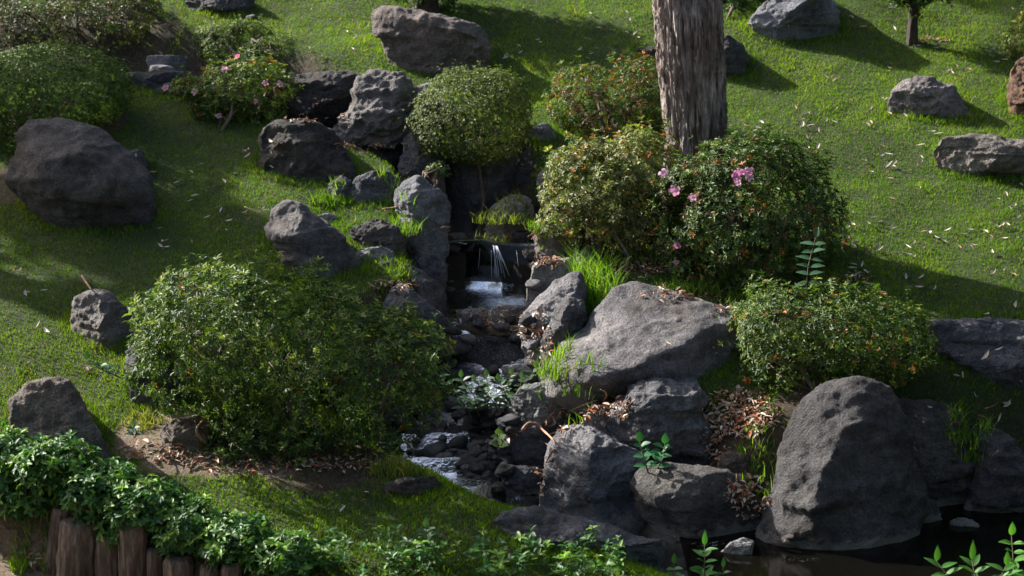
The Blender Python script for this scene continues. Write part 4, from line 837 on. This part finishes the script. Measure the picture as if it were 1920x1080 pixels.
# unseen woodland, mirrored darkly in the water; full ring added to cut sky light
V_, F_, C_ = [], [], []; o_ = 0
for k in range(92):
    th = 6.2832 * k / 92; rr_ = 25 + 8 * RNG.random(); x = math.sin(th) * rr_; y = 12 + math.cos(th) * rr_; g = float(H(np.array([x]), np.array([y]))[0]); hh = 11 + 4 * RNG.random()
    if abs((math.degrees(th - AZ) + 180) % 360 - 180) < 34: hh = 4.5 + 2 * RNG.random()  # ring kept low toward the sun so direct light passes
    V, F, col = crown_leaves([((x, y, g + hh * .55), (2.5, 2.2, hh * .5)), ((x + .5, y - .5, g + hh * .25), (2.2, 1.8, hh * .3))], 300, .62, .3, [(G_M, 2), (G_D, 3)], k=4)
    V_.append(V); F_.append(F + o_); C_.append(col); o_ += len(V)
    v, f = tube([(x, y, g - .3), (x, y, g + hh * .7)], [.25, .1], 7); V_.append(v); F_.append(f + o_); C_.append(np.full((len(v), 3), .06)); o_ += len(v)
prop(mk('woodland', np.concatenate(V_), np.concatenate(F_), M_LEAF, col=np.concatenate(C_), smooth=False), 'dense wood of dark trees beyond the slope, extended unseen all round to cut sky light', 'woodland', kind='stuff')

# ------------------------------------------------------------------ small plants
def leafblade(base, d, nrm, L, W, color, parent, loc, mat=M_LEAF):
    nseg = 6; d = unit(np.array(d, float)); s = unit(np.cross(d, nrm)); nn = np.cross(s, d); V, F = [], []
    for i in range(nseg + 1):
        t = i / nseg; w = W / 2 * math.sin(math.pi * min(1, t ** .8 * .97 + .03)); c = base + d * L * t - nn * L * .18 * t * t
        V += [c - s * w + nn * w * .3, c, c + s * w + nn * w * .3]
        if i: a = 3 * (i - 1); F += [(a, a + 1, a + 4), (a, a + 4, a + 3), (a + 1, a + 2, a + 5), (a + 1, a + 5, a + 4)]
    return mk('leaf', rel(V, loc), F, mat, parent, col=np.tile(np.array(color) * random.uniform(.75, 1.3), (len(V), 1)))
def plant(label, px, py, y, hpx, nleaf, Lpx, wr, color, lean=0., name='plant', mat=M_LEAF, pair=True, upr=.35, nst=1, sprd=0):
    b0 = at(px, py, y); s = ppm(y); root = empty(name, b0)
    for st in range(nst):
        ox = (st - (nst - 1) / 2) * sprd / s; b = b0 + np.array([ox * .4, 0.02 * st, -.03]); hh = hpx / s * random.uniform(.75, 1.05) if nst > 1 else hpx / s; tip = b + np.array([lean * hh + ox, -.02, hh + .03])
        mid = (b + tip) / 2 + np.array([random.uniform(-.03, .03), 0, 0]); v, f = tube([b, mid, tip], [.005, .004, .002], 6); mk('stalk', v - b0, f, M_STEM, root)
        for i in range(nleaf):
            t = .22 + .78 * (i // 2) / max(1, (nleaf - 1) // 2); c = b * (1 - t) + tip * t; sd = 1 if i % 2 else -1
            if i >= nleaf - 1: d = [lean, -.2, 1]
            else:
                a = (i // 2) * (0.0 if pair == 'flat' else 1.4) + random.uniform(-.45, .45); d = [sd * math.cos(a), -abs(math.sin(a)) * .8 if i % 4 < 2 else math.sin(a) * .6, upr + .3 * t + random.uniform(-.35, .25)]
            leafblade(c, d, np.array([0, -.35, 1.]), Lpx / s * random.uniform(.8, 1.15) * (1 - .25 * t), Lpx / s * wr, color, root, b0, mat)
    prop(root, label, 'plant')
plant('young tree seedling with paired leaves before the dark azalea', 1512, 545, 11.9, 104, 13, 33, .42, (.045, .105, .055), lean=.12, name='seedling', pair='flat', upr=.05)
plant('small leafy weed on the crest of the cracked boulder', 1222, 878, 10.85, 55, 11, 30, .5, (.03, .13, .05), name='weed', nst=2, sprd=35)
plant('tall pale green weed by the cascade foot', 912, 775, 11.9, 88, 17, 24, .42, (.05, .105, .05), name='weed', nst=5, sprd=34)
plant('leafy weed over the pale flat stone by the cascade', 978, 770, 11.85, 62, 13, 19, .5, (.05, .11, .05), name='weed', nst=5, sprd=32)
plant('light leaved sprig at the angular rock left corner', 935, 835, 11.5, 24, 7, 22, .7, (.12, .20, .06), name='weed')
plant('tall shoot with long leaves at the bottom edge by the pond', 1318, 1110, 9.9, 100, 15, 38, .3, (.06, .18, .04), name='shoot', mat=M_GLOSS)
plant('short leafy shoot left of the tall one at the bottom edge', 1262, 1110, 9.9, 62, 11, 32, .34, (.06, .18, .05), name='shoot', mat=M_GLOSS)
plant('shoot just entering the frame right of the tall one', 1354, 1115, 9.9, 60, 9, 26, .34, (.05, .16, .05), name='shoot', mat=M_GLOSS)
plant('two leaved shoot in the near grass before the slate slab', 1150, 1100, 9.9, 58, 9, 26, .42, (.07, .20, .05), name='shoot', mat=M_GLOSS)
plant('blurred sprig standing in the near lawn', 800, 1025, 9.95, 42, 9, 30, .45, (.10, .20, .09), name='shoot', mat=M_GLOSS)
plant('long leaved plant in the lower right corner', 1850, 1140, 9.6, 112, 13, 50, .26, (.055, .16, .03), name='corner_plant', mat=M_GLOSS, nst=4, sprd=50)
plant('bright leafy shoot at the right edge above the corner plant', 1915, 1100, 9.7, 115, 11, 42, .35, (.09, .24, .04), name='corner_plant', mat=M_GLOSS, nst=2, sprd=40)
plant('broad leaved seedling on the sandy mound', 252, 812, 10.9, 16, 7, 22, .5, (.07, .12, .08), name='seedling')
plant('dark leaved weed in the shaded grass left of the big bush', 250, 700, 11.5, 30, 9, 22, .55, (.04, .11, .05), name='weed', nst=3, sprd=60)

# ------------------------------------------------------------------ dead branches
def branch(label, pts, r, twigs=()):
    P = []
    for px, py, dy in pts:
        p, n = seen(px, py); P.append(np.array([p.x, p.y, p.z]) + np.array([0, -.02 - dy, .02]))
    loc = P[0]; o = []
    Q = []
    for i in range(len(P) - 1):
        for t in (0, .33, .66): Q.append(P[i] * (1 - t) + P[i + 1] * t)
    Q.append(P[-1]); Q = np.array(Q)
    for _ in range(2): Q[1:-1] = (Q[:-2] + Q[1:-1] * 2 + Q[2:]) / 4
    v, f = tube(Q, np.linspace(r, r * .35, len(Q)) * (1 + .15 * RNG.normal(size=len(Q))), 8); ob = mk('dead_branch', v - loc, f, M_TWIG); ob.location = tuple(loc); prop(ob, label, 'branch')
branch('curved brown dead branch arching over the angular rock', [(980, 806, .05), (988, 790, .08), (1003, 789, .08), (1018, 805, .06), (1035, 822, .04), (1042, 835, .02)], .013)
branch('thin forked twig below the curved branch', [(1040, 845, .02), (1025, 832, .04), (1012, 826, .04)], .006)
branch('hooked brown stem by the slanting slab foot', [(1132, 757, .02), (1137, 742, .05), (1134, 732, .07), (1124, 728, .07)], .009)
branch('long brown twig lying left of the small grey rock', [(1065, 775, .01), (1090, 762, .02), (1120, 752, .02)], .008)
branch('curling pale strip of bark beside the cracked boulder', [(1036, 845, .03), (1024, 862, .05), (1020, 885, .05), (1012, 897, .04)], .007)
branch('bent thin twig on the left bank grass', [(460, 392, 0), (475, 398, 0), (492, 405, 0)], .006)
branch('pale broken stick above the peaked rock at left', [(156, 520, .02), (165, 535, .01), (172, 546, 0)], .010)
branch('long twig lying before the tall centre rock', [(718, 396, 0), (735, 393, .01), (747, 390, .01)], .007)
branch('red brown curved root at the foot of the big bush', [(388, 832, .02), (374, 815, .05), (372, 800, .07), (384, 786, .08)], .012)
branch('leafless fallen twig in the shaded grass at right', [(1845, 770, 0), (1862, 764, .01), (1868, 756, .02)], .005)

# ------------------------------------------------------------------ leaf litter (uncountable) and single fallen leaves
DRY = [((.46, .34, .26), 3), ((.34, .20, .12), 3.5), ((.34, .11, .045), 2.6), ((.60, .50, .42), 1.6), ((.14, .08, .045), 3.4)]
def litter():
    P_, N_ = [], []
    for cx, cy, rx, ry, n in [(1110, 770, 85, 28, 330), (1050, 790, 30, 35, 120), (1385, 775, 75, 45, 520), (1400, 930, 45, 45, 260), (1340, 830, 30, 40, 90), (1005, 640, 30, 55, 260), (950, 605, 60, 18, 160), (935, 800, 40, 30, 130), (900, 585, 60, 14, 60),
                              (1390, 580, 60, 10, 110), (1200, 500, 110, 16, 240), (1300, 555, 100, 10, 90), (700, 272, 70, 8, 170), (580, 220, 50, 10, 130), (880, 428, 60, 10, 150), (985, 440, 40, 15, 90), (540, 872, 200, 18, 260), (330, 850, 110, 20, 150), (1030, 492, 30, 6, 60),
                              (740, 535, 50, 12, 70), (620, 205, 40, 20, 60), (1010, 900, 16, 30, 60), (1290, 545, 60, 8, 40), (60, 1050, 60, 20, 40), (1750, 75, 40, 5, 50), (390, 790, 30, 30, 50), (1600, 520, 40, 10, 50), (1340, 660, 10, 10, 4), (860, 640, 20, 20, 14)]:
        for _ in range(int(n * 1.4)):
            a = random.random() * 6.28; r = random.random() ** .6; p, nn = seen(cx + rx * r * math.cos(a), cy + ry * r * math.sin(a))
            if nn.z < .1: continue
            P_.append(np.array(p) + np.array(nn) * random.uniform(.004, .02)); N_.append(np.array(nn) * .45 + np.array([0, 0, .55]))
    P_ = np.array(P_); N_ = unit(np.array(N_) + .22 * RNG.normal(size=P_.shape)); n = len(P_)
    d = unit(np.cross(N_, RNG.normal(size=P_.shape))); L = .018 + .042 * RNG.random(n) ** 1.5
    return leafmesh(P_, d, N_, L, L * (.16 + .35 * RNG.random(n)), palette(n, DRY), cup=.3, droop=.1, big=True)
V, F, col = litter()
prop(mk('leaf_litter', V, F, M_DRY, col=col), 'scattered brown and tan leaf litter on bare ground and rocks', 'leaf litter', kind='stuff')

LM = []
for k in range(12):
    L = random.uniform(.055, .095); W = L * random.uniform(.16, .34); n_ = 7; V, F = [], []; cur = random.uniform(-.5, .5); cu = random.uniform(.15, .9)
    for i in range(n_ + 1):
        t = i / n_; wd_ = W / 2 * math.sin(math.pi * (t * .94 + .03)); x = L * (t - .5); yv = cur * L * (t - .5) ** 2 * 1.5; z = cu * L * (t - .5) ** 2 * .8 + .004
        V += [(x, yv - wd_, z + wd_ * .7), (x, yv, z), (x, yv + wd_, z + wd_ * .7)]
        if i: a = 3 * (i - 1); F += [(a, a + 1, a + 4), (a, a + 4, a + 3), (a + 1, a + 2, a + 5), (a + 1, a + 5, a + 4)]
    c = [(.62, .56, .48), (.55, .47, .38), (.45, .34, .25), (.34, .20, .13), (.68, .62, .54), (.50, .40, .34), (.30, .11, .05), (.6, .52, .44), (.66, .6, .52), (.5, .42, .33), (.58, .5, .4), (.38, .2, .1)][k]
    me = mk('tmp', V, F, M_DRY, col=np.tile(np.array(c) * .8, (len(V), 1))); LM.append(me.data); bpy.data.objects.remove(me)
def fallen(px, py, lab, grp, mesh=None, scale=1.):
    p, n = seen(px, py); o = bpy.data.objects.new('fallen_leaf', mesh or random.choice(LM)); C.objects.link(o)
    q = Vector((n.x + random.uniform(-.35, .35), n.y + random.uniform(-.35, .35), n.z)).normalized().to_track_quat('Z', 'Y'); e = q.to_matrix().to_4x4()
    from mathutils import Matrix
    o.matrix_world = Matrix.Translation(p + Vector((0, 0, .022))) @ e @ Matrix.Rotation(random.random() * 6.28, 4, 'Z') @ Matrix.Scale(scale * random.uniform(.75, 1.15), 4)
    prop(o, lab, 'leaf', grp); return o
for (x0, x1, y0, y1, n, lab, grp) in [
        (1590, 1915, 340, 560, 74, 'dry curled leaf on the sunny lawn right of the dark azalea', 'fallen leaves on the right lawn'),
        (1390, 1760, 200, 330, 62, 'pale dry leaf on the lawn between the trunk and the flat boulder', 'fallen leaves beside the trunk'),
        (1380, 1900, 20, 200, 34, 'fallen leaf on the striped lawn around the small tree', 'fallen leaves on the upper right lawn'),
        (930, 1230, 5, 200, 36, 'fallen leaf on the sunny upper lawn left of the trunk', 'fallen leaves on the upper centre lawn'),
        (540, 720, 5, 130, 22, 'fallen leaf on the lawn left of the big brown boulder', 'fallen leaves left of the brown boulder'),
        (280, 520, 240, 470, 34, 'fallen leaf on the grassy bank below the azalea', 'fallen leaves on the left bank'),
        (5, 220, 400, 700, 12, 'fallen leaf on the far left grass', 'fallen leaves on the far left grass'),
        (1740, 1915, 570, 800, 12, 'fallen leaf in the shaded grass around the long dark rock', 'fallen leaves in the right shade'),
        (520, 1000, 930, 1040, 7, 'fallen leaf on the near lawn in front of the stream', 'fallen leaves on the near lawn')]:
    qx, qy = (x0 + x1) / 2, (y0 + y1) / 2
    for _ in range(n):
        if random.random() < .5: qx, qy = random.uniform(x0, x1), random.uniform(y0, y1)
        else: qx, qy = min(x1, max(x0, qx + random.gauss(0, 22))), min(y1, max(y0, qy + random.gauss(0, 9)))
        fallen(qx, qy, lab, grp, scale=.85 if x0 > 1300 else .75)
fallen(1215, 645, 'single pinkish leaf on the flat top of the slanting slab', None, LM[5], .8)
fallen(1250, 650, 'thin pale leaf right of the pinkish one on the slab', None, LM[1], .7)
fallen(1280, 886, 'small yellow leaf on the smooth oval boulder', None, LM[10], .6)
fallen(1715, 848, 'small orange leaf on the broad dark rock', None, LM[11], .6)
fallen(1742, 770, 'tiny pale leaf on top of the broad dark rock', None, LM[0], .5)
fallen(1850, 597, 'pale leaf standing on the long dark rock', None, LM[0], .8)
fallen(841, 428, 'red leaf on the shelf above the waterfall', None, LM[6], 1.2)
fallen(839, 420, 'white petal beside the red leaf above the waterfall', None, LM[4], .7)
fallen(845, 533, 'orange leaf stuck to the black rock by the middle pool', None, LM[11], .8)

# ------------------------------------------------------------------ falling water
def falls():
    y = CH[11][1] - .12; loc = at(930, 500, y); root = empty('waterfall', loc)
    for (x0, y0, x1, y1, r) in [(925, 460, 933, 522, .0028), (931, 462, 948, 500, .0036), (934, 465, 955, 518, .0022), (921, 470, 922, 525, .0014), (900, 466, 897, 505, .0011), (968, 470, 972, 500, .001), (927, 461, 930, 522, .0022), (929, 461, 936, 524, .002), (930, 461, 941, 512, .0026), (928, 463, 927, 520, .0016), (933, 463, 947, 522, .0014), (932, 461, 951, 508, .0022)]:
        P = []
        for t in np.linspace(0, 1, 7): P.append(at(x0 + (x1 - x0) * t, y0 + (y1 - y0) * t ** 1.1, y - .09 * t ** .5))
        v, f = tube(P, [r * (1 + .3 * random.random()) for _ in P], 6, .4); mk('water_strand', v - loc, f, M_FOAM, root)
    prop(root, 'thin trickling waterfall over the black rock face', 'waterfall')
falls()
def foam(name, label, spots, zl):
    V, F = [], []; 
    for cx, cy, rx, ry, n, s in spots:
        for _ in range(n):
            a = random.random() * 6.28; r = random.random() ** .7; px, py = cx + rx * r * math.cos(a), cy + ry * r * math.sin(a)
            if zl is None: q, nn = seen(px, py); p = np.array(q) + np.array([0, -.01, .012])
            else: p = atz(px, py, zl + .01 + .01 * random.random())
            L = s * random.uniform(.4, 1.3); th = random.uniform(-.5, .5) + (1.57 if zl is None else 0); o = len(V); d = np.array([math.cos(th), -.2, -abs(math.sin(th)) if zl is None else 0]); e = np.array([-math.sin(th) * .25, math.cos(th) * .25 - .1, .12 + .1 * random.random()])
            V += [p - d * L, p - e * L * .8, p + d * L, p + e * L * .8, p + np.array([0, 0, L * .3])]
            F += [(o, o + 1, o + 4), (o + 1, o + 2, o + 4), (o + 2, o + 3, o + 4), (o + 3, o, o + 4)]
    V = np.array(V); loc = V.mean(0); o = mk(name, V - loc, F, M_FOAM); o.location = tuple(loc); prop(o, label, 'foam', kind='stuff')
foam('foam', 'white foam where the thin waterfall meets the middle pool', [(925, 538, 34, 6, 120, .007), (900, 545, 45, 5, 50, .005), (945, 533, 20, 4, 60, .007), (925, 534, 12, 4, 70, .008)], -.42)
foam('foam', 'splashes and sun sparkle shaped as white flecks on the lower cascade', [(930, 655, 60, 20, 170, .004), (885, 640, 22, 9, 90, .005), (985, 688, 26, 7, 160, .006), (950, 672, 30, 12, 110, .005), (960, 628, 30, 5, 50, .004), (905, 660, 20, 14, 60, .004)], None)  # white flecks stand in for sun sparkle among the splashes
foam('foam', 'bright flecks on the rippling stream', [(890, 900, 60, 20, 90, .003), (970, 935, 14, 4, 30, .005), (860, 850, 60, 30, 40, .003), (1335, 1018, 40, 6, 26, .004), (1480, 1048, 60, 6, 30, .003)], -1.1)
